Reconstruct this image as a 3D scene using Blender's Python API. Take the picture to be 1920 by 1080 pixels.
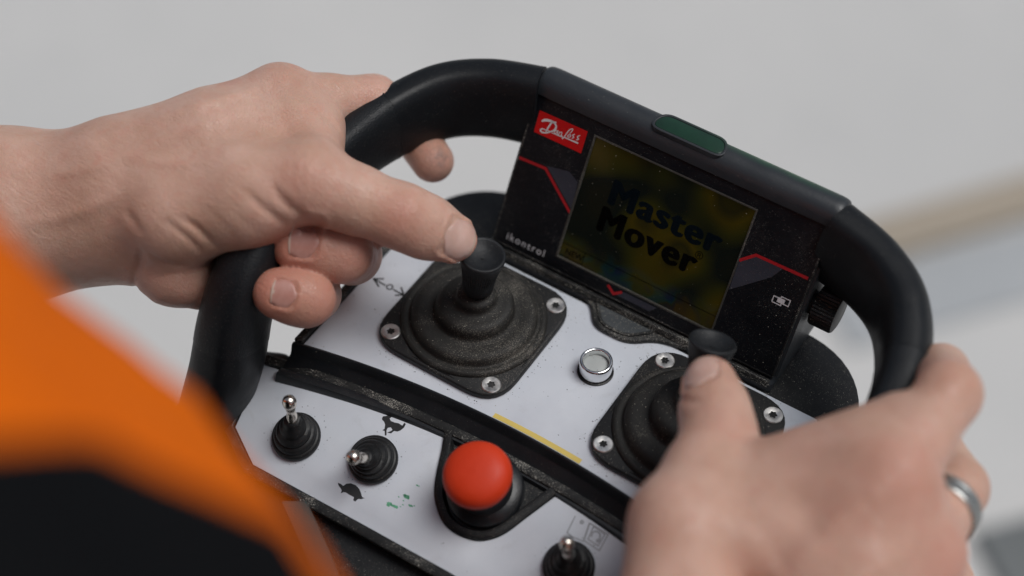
import bpy, bmesh, math, random
import numpy as np
from mathutils import Vector, Matrix

for o in list(bpy.data.objects):
    bpy.data.objects.remove(o)
sc = bpy.context.scene
COL = sc.collection
MM = 0.001
# All shapes are laid out in millimetres in the frame of the hand-held control unit: x to its right, y away
# from the person holding it, z up; its top panel is z = 0 and lies one metre above the ground.
LIFT = 1000.0
def W(p): return Vector((p[0]*MM, p[1]*MM, (p[2]+LIFT)*MM))

# ------------------------------------------------------------------ camera
cam = bpy.data.cameras.new('camera'); camo = bpy.data.objects.new('camera', cam); COL.objects.link(camo)
Rr = Vector((0.84222016, 0.53876052, 0.0200577)); Rd = Vector((0.42524147, -0.64097123, -0.63900358)); Rf = Vector((-0.33141349, 0.54671106, -0.76894221))
m = Matrix((Rr, -Rd, -Rf)).transposed().to_4x4(); m.translation = W((236.054, -360.375, 541.122)); camo.matrix_world = m
cam.lens = 60.0; cam.sensor_width = 36.0; cam.clip_start = 0.02; cam.clip_end = 200
cam.dof.use_dof = True; cam.dof.focus_distance = 0.668; cam.dof.aperture_fstop = 2.8; cam.dof.aperture_blades = 9
sc.camera = camo
# ------------------------------------------------------------------ sky, sun, exposure
wd = bpy.data.worlds.new('World'); sc.world = wd; wd.use_nodes = True
nt = wd.node_tree; nt.nodes.clear()
SUN_EL, SUN_AZ = math.radians(66), math.radians(60)          # azimuth measured from +y towards +x
sky = nt.nodes.new('ShaderNodeTexSky'); sky.sky_type = 'NISHITA'; sky.sun_disc = False
sky.sun_elevation = SUN_EL; sky.sun_rotation = SUN_AZ; sky.dust_density = 2.0; sky.air_density = 1.0; sky.ozone_density = 1.0
hsv = nt.nodes.new('ShaderNodeHueSaturation'); hsv.inputs['Saturation'].default_value = 0.5
bg = nt.nodes.new('ShaderNodeBackground'); bg.inputs['Strength'].default_value = 0.05
ow = nt.nodes.new('ShaderNodeOutputWorld')
nt.links.new(sky.outputs[0], hsv.inputs['Color']); nt.links.new(hsv.outputs[0], bg.inputs[0]); nt.links.new(bg.outputs[0], ow.inputs[0])
sl = bpy.data.lights.new('sun', 'SUN'); sl.energy = 1.5; sl.angle = math.radians(34); sl.color = (1.0, 0.99, 0.975)
so = bpy.data.objects.new('sun', sl); COL.objects.link(so)
sd = Vector((math.sin(SUN_AZ)*math.cos(SUN_EL), math.cos(SUN_AZ)*math.cos(SUN_EL), math.sin(SUN_EL)))
so.rotation_euler = sd.to_track_quat('Z', 'Y').to_euler(); so.location = (0, 0, 5)
vs = sc.view_settings; vs.view_transform = 'Standard'; vs.look = 'None'; vs.exposure = 0.38; vs.gamma = 1.0; vs.use_curve_mapping = False
sc.render.engine = 'CYCLES'
sc.cycles.use_denoising = True
sc.cycles.max_bounces = 8

# ------------------------------------------------------------------ materials
class NB:
    """small node builder"""
    def __init__(s, name):
        s.m = bpy.data.materials.new(name); s.m.use_nodes = True; s.t = s.m.node_tree; s.t.nodes.clear()
        s.out = s.t.nodes.new('ShaderNodeOutputMaterial'); s.b = s.t.nodes.new('ShaderNodeBsdfPrincipled')
        s.t.links.new(s.b.outputs[0], s.out.inputs[0]); s.co = None
    def n(s, typ, **kw):
        nd = s.t.nodes.new(typ)
        for k, v in kw.items(): setattr(nd, k, v)
        return nd
    def lk(s, a, b): s.t.links.new(a, b)
    def coord(s):
        if s.co is None: s.co = s.n('ShaderNodeTexCoord').outputs['Object']
        return s.co
    def noise(s, scale, detail=3, rough=0.55, dist=0, co=None):
        nd = s.n('ShaderNodeTexNoise'); nd.inputs['Scale'].default_value = scale; nd.inputs['Detail'].default_value = detail
        nd.inputs['Roughness'].default_value = rough; nd.inputs['Distortion'].default_value = dist
        s.lk(co or s.coord(), nd.inputs['Vector']); return nd.outputs['Fac']
    def voro(s, scale, feature='F1', co=None, out='Distance'):
        nd = s.n('ShaderNodeTexVoronoi', feature=feature); nd.inputs['Scale'].default_value = scale
        s.lk(co or s.coord(), nd.inputs['Vector']); return nd.outputs[out]
    def ramp(s, x, a, b, lo=0.0, hi=1.0):
        nd = s.n('ShaderNodeMapRange'); nd.clamp = True
        s.lk(x, nd.inputs[0]); nd.inputs[1].default_value = a; nd.inputs[2].default_value = b; nd.inputs[3].default_value = lo; nd.inputs[4].default_value = hi
        return nd.outputs[0]
    def mul(s, a, b, op='MULTIPLY'):
        nd = s.n('ShaderNodeMath', operation=op)
        for i, q in enumerate((a, b)):
            if isinstance(q, (int, float)): nd.inputs[i].default_value = q
            else: s.lk(q, nd.inputs[i])
        return nd.outputs[0]
    def mix(s, f, a, b):
        nd = s.n('ShaderNodeMix', data_type='RGBA')
        if isinstance(f, (int, float)): nd.inputs[0].default_value = f
        else: s.lk(f, nd.inputs[0])
        for i, q in ((6, a), (7, b)):
            if isinstance(q, tuple): nd.inputs[i].default_value = (*q, 1)
            else: s.lk(q, nd.inputs[i])
        return nd.outputs[2]
    def bump(s, h, dist, strength=1.0):
        nd = s.n('ShaderNodeBump'); nd.inputs['Distance'].default_value = dist; nd.inputs['Strength'].default_value = strength
        s.lk(h, nd.inputs['Height']); s.lk(nd.outputs[0], s.b.inputs['Normal'])
    def set(s, **kw):
        for k, v in kw.items():
            k = {'col': 'Base Color', 'rough': 'Roughness', 'metal': 'Metallic', 'spec': 'Specular IOR Level', 'coat': 'Coat Weight', 'crough': 'Coat Roughness', 'trans': 'Transmission Weight'}.get(k, k)
            i = s.b.inputs[k]
            if isinstance(v, tuple): i.default_value = (*v, 1) if len(v) == 3 and i.type == 'RGBA' else v
            elif isinstance(v, (int, float)): i.default_value = v
            else: s.lk(v, i)
        return s

def plastic(name, col, rough, dust=0.0, grain=900, gd=0.00006, dcol=(0.33, 0.31, 0.27), fine=1.0, spec=0.33):
    b = NB(name)
    c = b.mix(b.noise(60, 3), tuple(x*0.75 for x in col), tuple(x*1.25 for x in col))
    r = b.ramp(b.noise(90, 4), 0.3, 0.7, rough-0.07, rough+0.09)
    if dust:
        sp = b.noise(3000*fine, 2, 0.6)                          # grains of dust
        patch = b.noise(55, 4, 0.6)
        thr = b.ramp(patch, 0.35, 0.72, 0.0, 0.085*dust)
        d = b.ramp(b.mul(sp, thr, 'ADD'), 0.705, 0.76)
        film = b.mul(b.ramp(patch, 0.3, 0.75, 0.0, 0.035*dust), b.ramp(b.noise(420*fine, 3, 0.7), 0.35, 0.65), 'MULTIPLY')
        f = b.mul(d, film, 'MAXIMUM')
        c = b.mix(f, c, dcol); r = b.mix(f, r, (0.9, 0.9, 0.9))
    b.set(col=c, rough=r, spec=spec)
    b.bump(b.noise(grain, 2), gd)
    return b.m
M = {}
M['black'] = plastic('black plastic', (0.006, 0.0068, 0.008), 0.42, 1.2)
M['handle'] = plastic('smooth black handle plastic', (0.006, 0.0073, 0.0092), 0.44, 0.12, spec=0.26)
M['grip'] = plastic('textured black grip', (0.007, 0.0085, 0.0105), 0.43, 0.15, spec=0.28, grain=1400, gd=0.00022)
M['boot'] = plastic('dusty black rubber', (0.014, 0.0135, 0.0125), 0.62, 2.6, dcol=(0.15, 0.138, 0.118), fine=0.9, gd=0.0001)
M['flange'] = plastic('black flange plastic', (0.010, 0.0105, 0.0115), 0.5, 1.5, dcol=(0.23, 0.21, 0.18))
M['knob'] = plastic('black rubber knob', (0.013, 0.0145, 0.0165), 0.48, 0.3)
M['smallboot'] = plastic('black rubber switch boot', (0.008, 0.0085, 0.0095), 0.46, 0.5)
M['dusty'] = plastic('black plastic under thick dust', (0.008, 0.0085, 0.009), 0.5, 2.4, dcol=(0.36, 0.345, 0.31), fine=0.85)
M['lensgrey'] = plastic('dark grey plastic window', (0.05, 0.056, 0.06), 0.4, 0.7)
M['plate'] = plastic('black printed faceplate', (0.005, 0.006, 0.0085), 0.42, 0.9, dcol=(0.25, 0.24, 0.22), spec=0.22)
M['ink'] = plastic('black ink', (0.025, 0.026, 0.028), 0.5)
M['plategrey'] = plastic('grey print on faceplate', (0.038, 0.041, 0.056), 0.42, 0.3, spec=0.4)
M['platered'] = plastic('red print on faceplate', (0.42, 0.014, 0.02), 0.42, 0.15)
M['badgered'] = plastic('red badge', (0.56, 0.004, 0.006), 0.4, 0.1)
M['white'] = plastic('white print', (0.72, 0.70, 0.70), 0.45)
M['iconwhite'] = plastic('pale print', (0.66, 0.66, 0.68), 0.45)
M['faint'] = plastic('faint grey print', (0.36, 0.375, 0.40), 0.45)
M['green_ink'] = plastic('green pen ink', (0.12, 0.36, 0.22), 0.5)
M['yellow'] = plastic('yellow label', (0.66, 0.50, 0.13), 0.5, 0.3, dcol=(0.2, 0.16, 0.08))
M['scratch'] = plastic('pale scratch', (0.16, 0.16, 0.15), 0.7)

def m_panel():
    b = NB('white panel foil')
    big = b.noise(35, 4, 0.6); c = b.mix(b.ramp(big, 0.3, 0.7), (0.55, 0.58, 0.635), (0.62, 0.65, 0.70))
    sp = b.ramp(b.noise(420, 2, 0.6), 0.735, 0.78); area = b.ramp(b.noise(28, 3), 0.42, 0.62)
    c = b.mix(b.mul(sp, area), c, (0.12, 0.115, 0.11))
    sm = b.ramp(b.noise(110, 5, 0.7, 0.6), 0.58, 0.8, 0, 0.3); c = b.mix(sm, c, (0.36, 0.36, 0.36))
    b.set(col=c, rough=b.ramp(big, 0.3, 0.7, 0.34, 0.46), spec=0.45); b.bump(b.noise(1200, 2), 0.00003); return b.m
M['panel'] = m_panel(); M['clean'] = plastic('clean black plastic', (0.009, 0.0105, 0.0128), 0.36, 0.1, spec=0.5)
def m_metal(name, col, rough, scale=300):
    b = NB(name); n = b.noise(scale, 4)
    b.set(col=b.mix(n, tuple(x*0.8 for x in col), col), rough=b.ramp(n, 0.3, 0.7, rough*0.7, rough*1.4), metal=1.0); return b.m
M['screw'] = m_metal('zinc screw', (0.82, 0.80, 0.77), 0.36)
M['recess'] = m_metal('dark screw recess', (0.5, 0.48, 0.45), 0.4)
M['chrome'] = m_metal('chrome ring', (0.86, 0.87, 0.88), 0.12)
M['lever'] = m_metal('nickel switch lever', (0.80, 0.74, 0.66), 0.22)
M['ring'] = m_metal('brushed grey metal ring', (0.42, 0.43, 0.42), 0.3)
b = NB('frosted lens'); b.set(col=(0.40, 0.42, 0.41), rough=0.5, spec=0.3); b.b.inputs['Subsurface Weight'].default_value = 0.0; b.bump(b.noise(200, 2), 0.0003); M['frost'] = b.m
b = NB('red button plastic'); b.set(col=b.mix(b.noise(80, 3), (0.58, 0.036, 0.008), (0.66, 0.048, 0.011)), rough=b.ramp(b.noise(160, 5, 0.7), 0.3, 0.7, 0.42, 0.66), spec=0.3); b.bump(b.noise(700, 2), 0.00005); M['red'] = b.m
b = NB('green lamp window'); b.set(col=b.mix(b.noise(120, 3), (0.001, 0.010, 0.005), (0.003, 0.05, 0.02)), rough=0.28, coat=0.5, crough=0.15); M['greenlens'] = b.m
def m_housing():
    b = NB('housing plastic with green tint')
    xyz = b.n('ShaderNodeSeparateXYZ'); b.lk(b.coord(), xyz.inputs[0])
    c = b.mix(b.noise(60, 3), (0.018, 0.021, 0.025), (0.026, 0.03, 0.035))
    px = b.ramp(xyz.outputs['X'], -0.012, 0.03); py = b.ramp(xyz.outputs['Y'], 0.0775, 0.0825)
    px2 = b.ramp(xyz.outputs['X'], 0.066, 0.05)
    g = b.mul(b.mul(px, px2), b.mul(py, b.ramp(b.noise(50, 4), 0.25, 0.6)))
    c = b.mix(b.mul(g, 0.9), c, (0.006, 0.09, 0.03))  # green tint towards the back, from the middle to the right
    sp = b.ramp(b.noise(1400, 2), 0.72, 0.77); c = b.mix(b.mul(sp, 0.6), c, (0.25, 0.25, 0.22))
    b.set(col=c, rough=b.ramp(b.noise(90, 4), 0.3, 0.7, 0.34, 0.5)); b.bump(b.noise(900, 2), 0.00006); return b.m
M['housing'] = m_housing()
def m_screen():
    """a switched-off looking colour display seen at a steep angle: dark olive with iridescent patches"""
    b = NB('dark display')
    mp = b.n('ShaderNodeMapping'); b.lk(b.coord(), mp.inputs[0]); mp.inputs['Scale'].default_value = (30, 30, 30)
    n1 = b.noise(1.0, 1, 0.4, 0.15, mp.outputs[0]); n2 = b.noise(1.3, 1, 0.4, 0.1, mp.outputs[0])
    rp = b.n('ShaderNodeValToRGB'); e = rp.color_ramp.elements
    e[0].position = 0.27; e[0].color = (0.006, 0.006, 0.004, 1); e[1].position = 0.75; e[1].color = (0.035, 0.022, 0.004, 1)
    for p, c in ((0.36, (0.004, 0.005, 0.004)), (0.44, (0.014, 0.0135, 0.003)), (0.52, (0.027, 0.0195, 0.0022)), (0.58, (0.011, 0.0095, 0.003)), (0.65, (0.02, 0.016, 0.0025))):
        q = e.new(p); q.color = (*c, 1)
    b.lk(n1, rp.inputs[0])
    xyz = b.n('ShaderNodeSeparateXYZ'); b.lk(b.coord(), xyz.inputs[0])
    low = b.ramp(xyz.outputs['Z'], 0.016, 0.009)                                   # towards the bottom edge more blue and green
    rb = b.n('ShaderNodeValToRGB'); e = rb.color_ramp.elements
    e[0].position = 0.3; e[0].color = (0.002, 0.012, 0.045, 1); e[1].position = 0.7; e[1].color = (0.04, 0.024, 0.004, 1)
    for p, c in ((0.42, (0.003, 0.028, 0.03)), (0.5, (0.018, 0.02, 0.006)), (0.58, (0.012, 0.012, 0.015))):
        q = e.new(p); q.color = (*c, 1)
    b.lk(b.noise(3.0, 2, 0.5, 0.4, mp.outputs[0]), rb.inputs[0])
    c = b.mix(b.mul(low, 0.32), rp.outputs[0], rb.outputs[0])
    c = b.mix(b.ramp(n2, 0.5, 0.75, 0, 0.75), c, (0.003, 0.004, 0.003))
    dust = b.ramp(b.noise(850, 2, 0.6), 0.735, 0.77)
    c2 = b.mix(dust, c, (0.3, 0.28, 0.22))
    b.set(col=c2, rough=b.mix(dust, (0.16, 0.16, 0.16), (0.8, 0.8, 0.8)), spec=0.18)
    b.b.inputs['Emission Strength'].default_value = 0.3; b.lk(c, b.b.inputs['Emission Color'])
    return b.m
M['screen'] = m_screen()
def m_skin():
    b = NB('skin')
    at = b.n('ShaderNodeAttribute', attribute_name='flush_shade'); fl = at.outputs['Fac']
    ad = b.n('ShaderNodeAttribute', attribute_name='grime'); gr = ad.outputs['Fac']
    n1 = b.noise(45, 4, 0.6); n2 = b.noise(170, 4, 0.65)
    c = b.mix(b.ramp(n1, 0.32, 0.68), (0.55, 0.325, 0.24), (0.685, 0.44, 0.345))
    c = b.mix(b.ramp(n2, 0.5, 0.74, 0, 0.55), c, (0.60, 0.30, 0.225))
    c = b.mix(b.ramp(b.noise(26, 3, 0.6), 0.5, 0.72, 0, 0.3), c, (0.56, 0.36, 0.24))
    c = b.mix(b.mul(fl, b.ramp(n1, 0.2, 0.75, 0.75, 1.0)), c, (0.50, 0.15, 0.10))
    c = b.mix(b.mul(gr, b.ramp(b.noise(260, 4, 0.7), 0.35, 0.6)), c, (0.16, 0.12, 0.11))
    cell = b.voro(850, 'DISTANCE_TO_EDGE'); cellb = b.ramp(cell, 0.0, 0.09)
    mp = b.n('ShaderNodeMapping'); b.lk(b.coord(), mp.inputs[0]); mp.inputs['Rotation'].default_value = (0.4, 0.3, 0.9); mp.inputs['Scale'].default_value = (1.0, 3.0, 1.6)
    lines = b.noise(190, 3, 0.6, 0.7, mp.outputs[0])
    h = b.mul(b.mul(cellb, 0.3), b.mul(lines, 1.1), 'ADD'); h = b.mul(h, b.mul(b.noise(900, 2), 0.35), 'ADD')
    b.set(col=c, rough=b.ramp(n2, 0.3, 0.7, 0.34, 0.52), spec=0.5)
    b.b.inputs['Subsurface Weight'].default_value = 0.35; b.b.inputs['Subsurface Radius'].default_value = (1.0, 0.35, 0.2); b.b.inputs['Subsurface Scale'].default_value = 0.0032
    b.bump(h, 0.00032); return b.m
M['skin'] = m_skin()
b = NB('fingernail'); b.set(col=b.mix(b.ramp(b.noise(160, 3), 0.3, 0.7), (0.56, 0.35, 0.285), (0.64, 0.44, 0.375)), rough=0.3, spec=0.5)
b.b.inputs['Subsurface Weight'].default_value = 0.15; b.b.inputs['Subsurface Scale'].default_value = 0.001
mp = b.n('ShaderNodeMapping'); b.lk(b.coord(), mp.inputs[0]); b.bump(b.noise(700, 2), 0.00005); M['nail'] = b.m
b = NB('dull red fingernail'); b.set(col=b.mix(b.ramp(b.noise(160, 3), 0.3, 0.7), (0.42, 0.19, 0.15), (0.50, 0.27, 0.225)), rough=0.34); b.bump(b.noise(700, 2), 0.00005); M['nail_dull'] = b.m
b = NB('white nail edge'); b.set(col=(0.50, 0.37, 0.30), rough=0.4); M['nailtip'] = b.m
def m_cloth(name, c0, c1, rough=0.8):
    b = NB(name); wv = b.noise(1600, 2); f = b.noise(14, 4, 0.6)
    b.set(col=b.mix(f, c0, c1), rough=rough, spec=0.04)
    b.bump(b.mul(b.mul(wv, 0.12), b.noise(22, 4), 'ADD'), 0.004, 0.5); return b.m
M['orange'] = m_cloth('orange jacket fabric', (0.64, 0.108, 0.004), (0.80, 0.165, 0.006))
M['navy'] = m_cloth('black yoke fabric', (0.003, 0.0032, 0.004), (0.006, 0.0065, 0.0075))
M['trouser'] = m_cloth('black work trousers', (0.006, 0.006, 0.0075), (0.012, 0.012, 0.014))
M['leather'] = plastic('black boot leather', (0.015, 0.014, 0.013), 0.5, 0.5)
M['strap'] = m_cloth('grey webbing', (0.045, 0.054, 0.052), (0.07, 0.08, 0.077))
def m_ground():
    b = NB('pale concrete'); n1 = b.noise(1.2, 5, 0.6); n2 = b.noise(14, 5, 0.65)
    c = b.mix(b.ramp(n1, 0.3, 0.7), (0.545, 0.54, 0.527), (0.63, 0.618, 0.598)); c = b.mix(b.ramp(n2, 0.5, 0.8, 0, 0.3), c, (0.49, 0.49, 0.48))
    b.set(col=c, rough=0.75); b.bump(b.noise(90, 4), 0.002); return b.m
M['ground'] = m_ground()
def m_wood():
    b = NB('pale timber'); mp = b.n('ShaderNodeMapping'); b.lk(b.coord(), mp.inputs[0]); mp.inputs['Scale'].default_value = (1, 14, 14)
    b.set(col=b.mix(b.noise(9, 4, 0.6, 0.5, mp.outputs[0]), (0.37, 0.31, 0.24), (0.45, 0.385, 0.305)), rough=0.7); b.bump(b.noise(60, 3, co=mp.outputs[0]), 0.001); return b.m
M['wood'] = m_wood()
M['mat'] = plastic('grey rubber mat', (0.17, 0.18, 0.18), 0.7, 0.5)
M['shadestrip'] = m_cloth('grey slab', (0.40, 0.415, 0.425), (0.47, 0.485, 0.495))

# ------------------------------------------------------------------ mesh helpers (mm in, metres out)
WORG = {}
def empty(name, origin, label=None, cat=None, group=None):
    o = bpy.data.objects.new(name, None); o.empty_display_size = 0.02; COL.objects.link(o)
    o.location = W(origin); WORG[o] = origin
    tag(o, label, cat, group); return o
def tag(o, label=None, cat=None, group=None, kind=None):
    if label: o['label'] = label
    if cat: o['category'] = cat
    if group: o['group'] = group
    if kind: o['kind'] = kind
    return o
def place(o, origin, parent):
    WORG[o] = origin
    if parent is None: o.location = W(origin)
    else:
        o.parent = parent; q = WORG[parent]; o.location = [(origin[i]-q[i])*MM for i in range(3)]
def mesh(name, verts, faces, mat, parent=None, origin=(0, 0, 0), smooth=True, bevel=0, auto=40, mats=None, mi=None):
    V = (np.asarray(verts, float).reshape(-1, 3)-np.asarray(origin, float))*MM
    me = bpy.data.meshes.new(name); me.from_pydata(V.tolist(), [], [tuple(int(i) for i in f) for f in faces])
    bm = bmesh.new(); bm.from_mesh(me); bmesh.ops.remove_doubles(bm, verts=bm.verts, dist=1e-7); bmesh.ops.recalc_face_normals(bm, faces=bm.faces)
    if bevel:
        es = [e for e in bm.edges if len(e.link_faces) == 2 and e.calc_face_angle() > math.radians(35)]
        bmesh.ops.bevel(bm, geom=es, offset=bevel*MM, segments=3, profile=0.5, affect='EDGES', clamp_overlap=True)
    bm.to_mesh(me); bm.free()
    for q in (mats or [mat]): me.materials.append(q)
    if mi is not None: me.polygons.foreach_set('material_index', np.asarray(mi, dtype=np.int32))
    if smooth:
        me.polygons.foreach_set('use_smooth', [True]*len(me.polygons)); me.set_sharp_from_angle(angle=math.radians(auto))
    o = bpy.data.objects.new(name, me); COL.objects.link(o); place(o, origin, parent); return o
def copy_mesh(o, origin, parent, rot=None):
    c = o.copy(); COL.objects.link(c); place(c, origin, parent)
    if rot is not None: c.rotation_euler = rot
    return c
def unit(v): v = np.asarray(v, float); return v/np.linalg.norm(v)
class Frame:
    def __init__(s, o, ex, ey, ez): s.o = np.asarray(o, float); s.ex = unit(ex); s.ey = unit(ey); s.ez = unit(ez)
    def __call__(s, p):
        p = np.asarray(p, float).reshape(-1, 3); return s.o+p[:, :1]*s.ex+p[:, 1:2]*s.ey+p[:, 2:]*s.ez
TOPF = Frame((0, 0, 0), (1, 0, 0), (0, 1, 0), (0, 0, 1))
T18 = math.radians(18)
FRONT = Frame((0, -50, -7), (1, 0, 0), (0, math.cos(T18), math.sin(T18)), (0, -math.sin(T18), math.cos(T18)))
PUP = np.array((0, 0.47066481, 0.8823121)); PNO = np.array((0, -0.8823121, 0.47066481))
PLATE = Frame((0, 39.1, 4.4), (1, 0, 0), PUP, PNO)
def axisframe(o, ez, hint=(1, 0, 0)):
    ez = unit(ez); ex = np.asarray(hint, float); ex = unit(ex-ez*(ex@ez)); return Frame(o, ex, np.cross(ez, ex), ez)
def prism(fr, outline, z0, z1, taper=0.0):
    n = len(outline); o = np.asarray(outline, float); c = o.mean(0)
    top = c+(o-c)*(1-taper)
    V = np.vstack([fr(np.c_[o, np.full(n, z0)]), fr(np.c_[top, np.full(n, z1)])])
    F = [tuple(range(n))[::-1], tuple(range(n, 2*n))]+[(i, (i+1) % n, n+(i+1) % n, n+i) for i in range(n)]
    return V, F
def ringprism(fr, outer, inner, z0, z1):
    n = len(outer); assert n == len(inner)
    L = [np.c_[np.asarray(q, float), np.full(n, z)] for q, z in ((outer, z0), (outer, z1), (inner, z1), (inner, z0))]
    V = np.vstack([fr(q) for q in L]); F = []
    for k in range(4):
        a = k*n; bq = ((k+1) % 4)*n
        F += [(a+i, a+(i+1) % n, bq+(i+1) % n, bq+i) for i in range(n)]
    return V, F
def lathe(fr, prof, seg=48, shear=None, flute=None):
    V = []; F = []; n = len(prof)
    for j in range(seg):
        a = 2*math.pi*j/seg
        for (r, z) in prof:
            rr = r
            if flute and flute[0] <= z <= flute[1]: rr = r-(flute[2] if j % 2 else 0)
            x, y = rr*math.cos(a), rr*math.sin(a)
            if shear: q = shear(z); x += q[0]; y += q[1]; zz = z-q[2]*(x*q[0]+y*q[1]) if len(q) > 2 else z
            else: zz = z
            V.append((x, y, zz))
    for j in range(seg):
        k = (j+1) % seg
        for i in range(n-1): F.append((j*n+i, k*n+i, k*n+i+1, j*n+i+1))
    if prof[-1][0] > 1e-6: F.append(tuple(j*n+n-1 for j in range(seg)))
    if prof[0][0] > 1e-6: F.append(tuple(j*n for j in range(seg))[::-1])
    return fr(V), F
def join(parts):
    V = []; F = []; k = 0
    for v, f in parts:
        V.append(np.asarray(v, float)); F += [tuple(i+k for i in q) for q in f]; k += len(v)
    return np.vstack(V), F
def catmull(P, per=8, closed=False):
    P = [np.asarray(p, float) for p in P]; out = []; n = len(P)
    for i in range(n if closed else n-1):
        a, b_, c, d = (P[(i-1) % n], P[i], P[(i+1) % n], P[(i+2) % n]) if closed else (P[max(i-1, 0)], P[i], P[i+1], P[min(i+2, n-1)])
        for k in range(per):
            t = k/per; out.append(0.5*((2*b_)+(-a+c)*t+(2*a-5*b_+4*c-d)*t*t+(-a+3*b_-3*c+d)*t**3))
    if not closed: out.append(P[-1])
    return np.array(out)
def ribbon(fr, pts, w, h0, h1, per=6, smooth=True):
    """a flat stroke of printed line: width w (number or list along the points)"""
    P = catmull(pts, per) if smooth else np.asarray(pts, float)
    wl = np.full(len(P), w) if np.isscalar(w) else np.interp(np.linspace(0, 1, len(P)), np.linspace(0, 1, len(w)), w)
    T = np.gradient(P, axis=0); T /= np.linalg.norm(T, axis=1)[:, None]+1e-9; N = np.c_[-T[:, 1], T[:, 0]]
    if not smooth and len(P) > 2:
        for i in range(1, len(P)-1):
            a = unit(P[i]-P[i-1]); c = unit(P[i+1]-P[i]); na = np.array((-a[1], a[0])); nc = np.array((-c[1], c[0])); q = unit(na+nc); N[i] = q/max(0.4, q@na)
    L = P+N*wl[:, None]/2; Rr_ = P-N*wl[:, None]/2
    o = np.vstack([L, Rr_[::-1]]); n = len(P)
    V = np.vstack([fr(np.c_[L, np.full(n, h1)]), fr(np.c_[Rr_, np.full(n, h1)])])
    return V, [(i, i+1, n+i+1, n+i) for i in range(n-1)]
def dotp(fr, c, r, h, seg=14):
    a = np.linspace(0, 2*math.pi, seg, endpoint=False); return fr(np.c_[c[0]+r*np.cos(a), c[1]+r*np.sin(a), np.full(seg, h)]), [tuple(range(seg))]
def flat(fr, outline, h): n = len(outline); return fr(np.c_[np.asarray(outline, float), np.full(n, h)]), [tuple(range(n))]
def text(name, body, fr, pos, size, h, mat, parent, bold=0.0, spacing=1.0, shear=0.0, xs=1.0, heavy=0.0):
    cu = bpy.data.curves.new(name, 'FONT'); cu.body = body; cu.size = size; cu.offset = bold; cu.space_character = spacing; cu.shear = shear; cu.resolution_u = 6
    to = bpy.data.objects.new('tmp', cu); COL.objects.link(to); dg = bpy.context.evaluated_depsgraph_get(); dg.update()
    me = bpy.data.meshes.new_from_object(to.evaluated_get(dg)); bpy.data.objects.remove(to)
    V = np.array([(v.co.x*xs+pos[0], v.co.y+pos[1], h) for v in me.vertices]); F = [tuple(p.vertices) for p in me.polygons]
    bpy.data.meshes.remove(me)
    if heavy:
        V, F = join([(V+np.array((dx*heavy, dy*heavy, 0.012*k)), F) for k, (dx, dy) in enumerate(((-0.5, 0.12), (-0.25, -0.12), (0, 0.2), (0.25, -0.12), (0.5, 0.12), (0, -0.2)))])
    o = mesh(name, fr(V), F, mat, parent, tuple(fr([(pos[0], pos[1], h)])[0]), smooth=False); return o
def roundpoly(pts, r, seg=5):
    """round the corners of a polygon"""
    out = []; n = len(pts)
    rr = [r]*n if np.isscalar(r) else r
    for i in range(n):
        p = np.asarray(pts[i], float); a = np.asarray(pts[i-1], float); c = np.asarray(pts[(i+1) % n], float)
        if rr[i] <= 0: out.append(tuple(p)); continue
        da = np.linalg.norm(a-p); dc = np.linalg.norm(c-p); k = min(rr[i], da*0.48, dc*0.48)
        s = p+(a-p)/da*k; e = p+(c-p)/dc*k
        for j in range(seg+1):
            t = j/seg; out.append(tuple((1-t)**2*s+2*t*(1-t)*p+t*t*e))
    return out
def offset(poly, d):
    P = np.asarray(poly, float); n = len(P); out = []
    A = 0.5*sum(P[i-1][0]*P[i][1]-P[i][0]*P[i-1][1] for i in range(n)); sg = 1 if A > 0 else -1
    for i in range(n):
        a = P[i]-P[i-1]; c = P[(i+1) % n]-P[i]
        a = a/(np.linalg.norm(a)+1e-9); c = c/(np.linalg.norm(c)+1e-9)
        na = np.array((a[1], -a[0]))*sg; nc = np.array((c[1], -c[0]))*sg; q = na+nc; q = q/(np.linalg.norm(q)+1e-9)
        out.append(P[i]+q*d/max(0.5, q@na))
    return out

XC = 49.5
# ================================================================== the setting
def grid_sheet(name, x0, x1, y0, y1, z, n, mat):
    xs = np.linspace(x0, x1, n); ys = np.linspace(y0, y1, n)
    V = [(x, y, z) for y in ys for x in xs]; F = [(j*n+i, j*n+i+1, (j+1)*n+i+1, (j+1)*n+i) for j in range(n-1) for i in range(n-1)]
    return mesh(name, V, F, mat, smooth=False)
g = grid_sheet('ground', -30000, 30000, -30000, 30000, -1000, 9, M['ground']); tag(g, kind='structure')

# ================================================================== the control unit
RC = empty('remote_control', (XC, 0, -60), 'black two-handled remote control unit with white panels, two joysticks and a display', 'remote control')

def yfront(a): return -34.5-11.8*(a/100.0)**2                    # front edge of the white top panel
# ---- lower body with rounded back corners
def body_outline(hw, yb, grow=0.0):
    L = []
    for a in np.linspace(-hw, hw, 25): L.append((XC+a, yfront(a)-grow))
    for t in np.linspace(0, math.pi/2, 14): L.append((XC+60+grow+(hw-60-grow)*math.cos(t)**0.85, 22+(yb-22)*math.sin(t)**0.85))
    for t in np.linspace(math.pi/2, 0, 14): L.append((XC-60-grow-(hw-60-grow)*math.cos(t)**0.85, 22+(yb-22)*math.sin(t)**0.85))
    return L
bo = body_outline(104.5, 72, 1.5)
V, F = prism(TOPF, bo, -46, -0.8)
V[:len(bo)] = (V[:len(bo)]-np.array((XC, 10, 0)))*np.array((0.86, 0.86, 1))+np.array((XC, 10, 0))
BODY = mesh('base_body', V, F, M['black'], RC, (XC, 10, -20), bevel=1.6)
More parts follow.
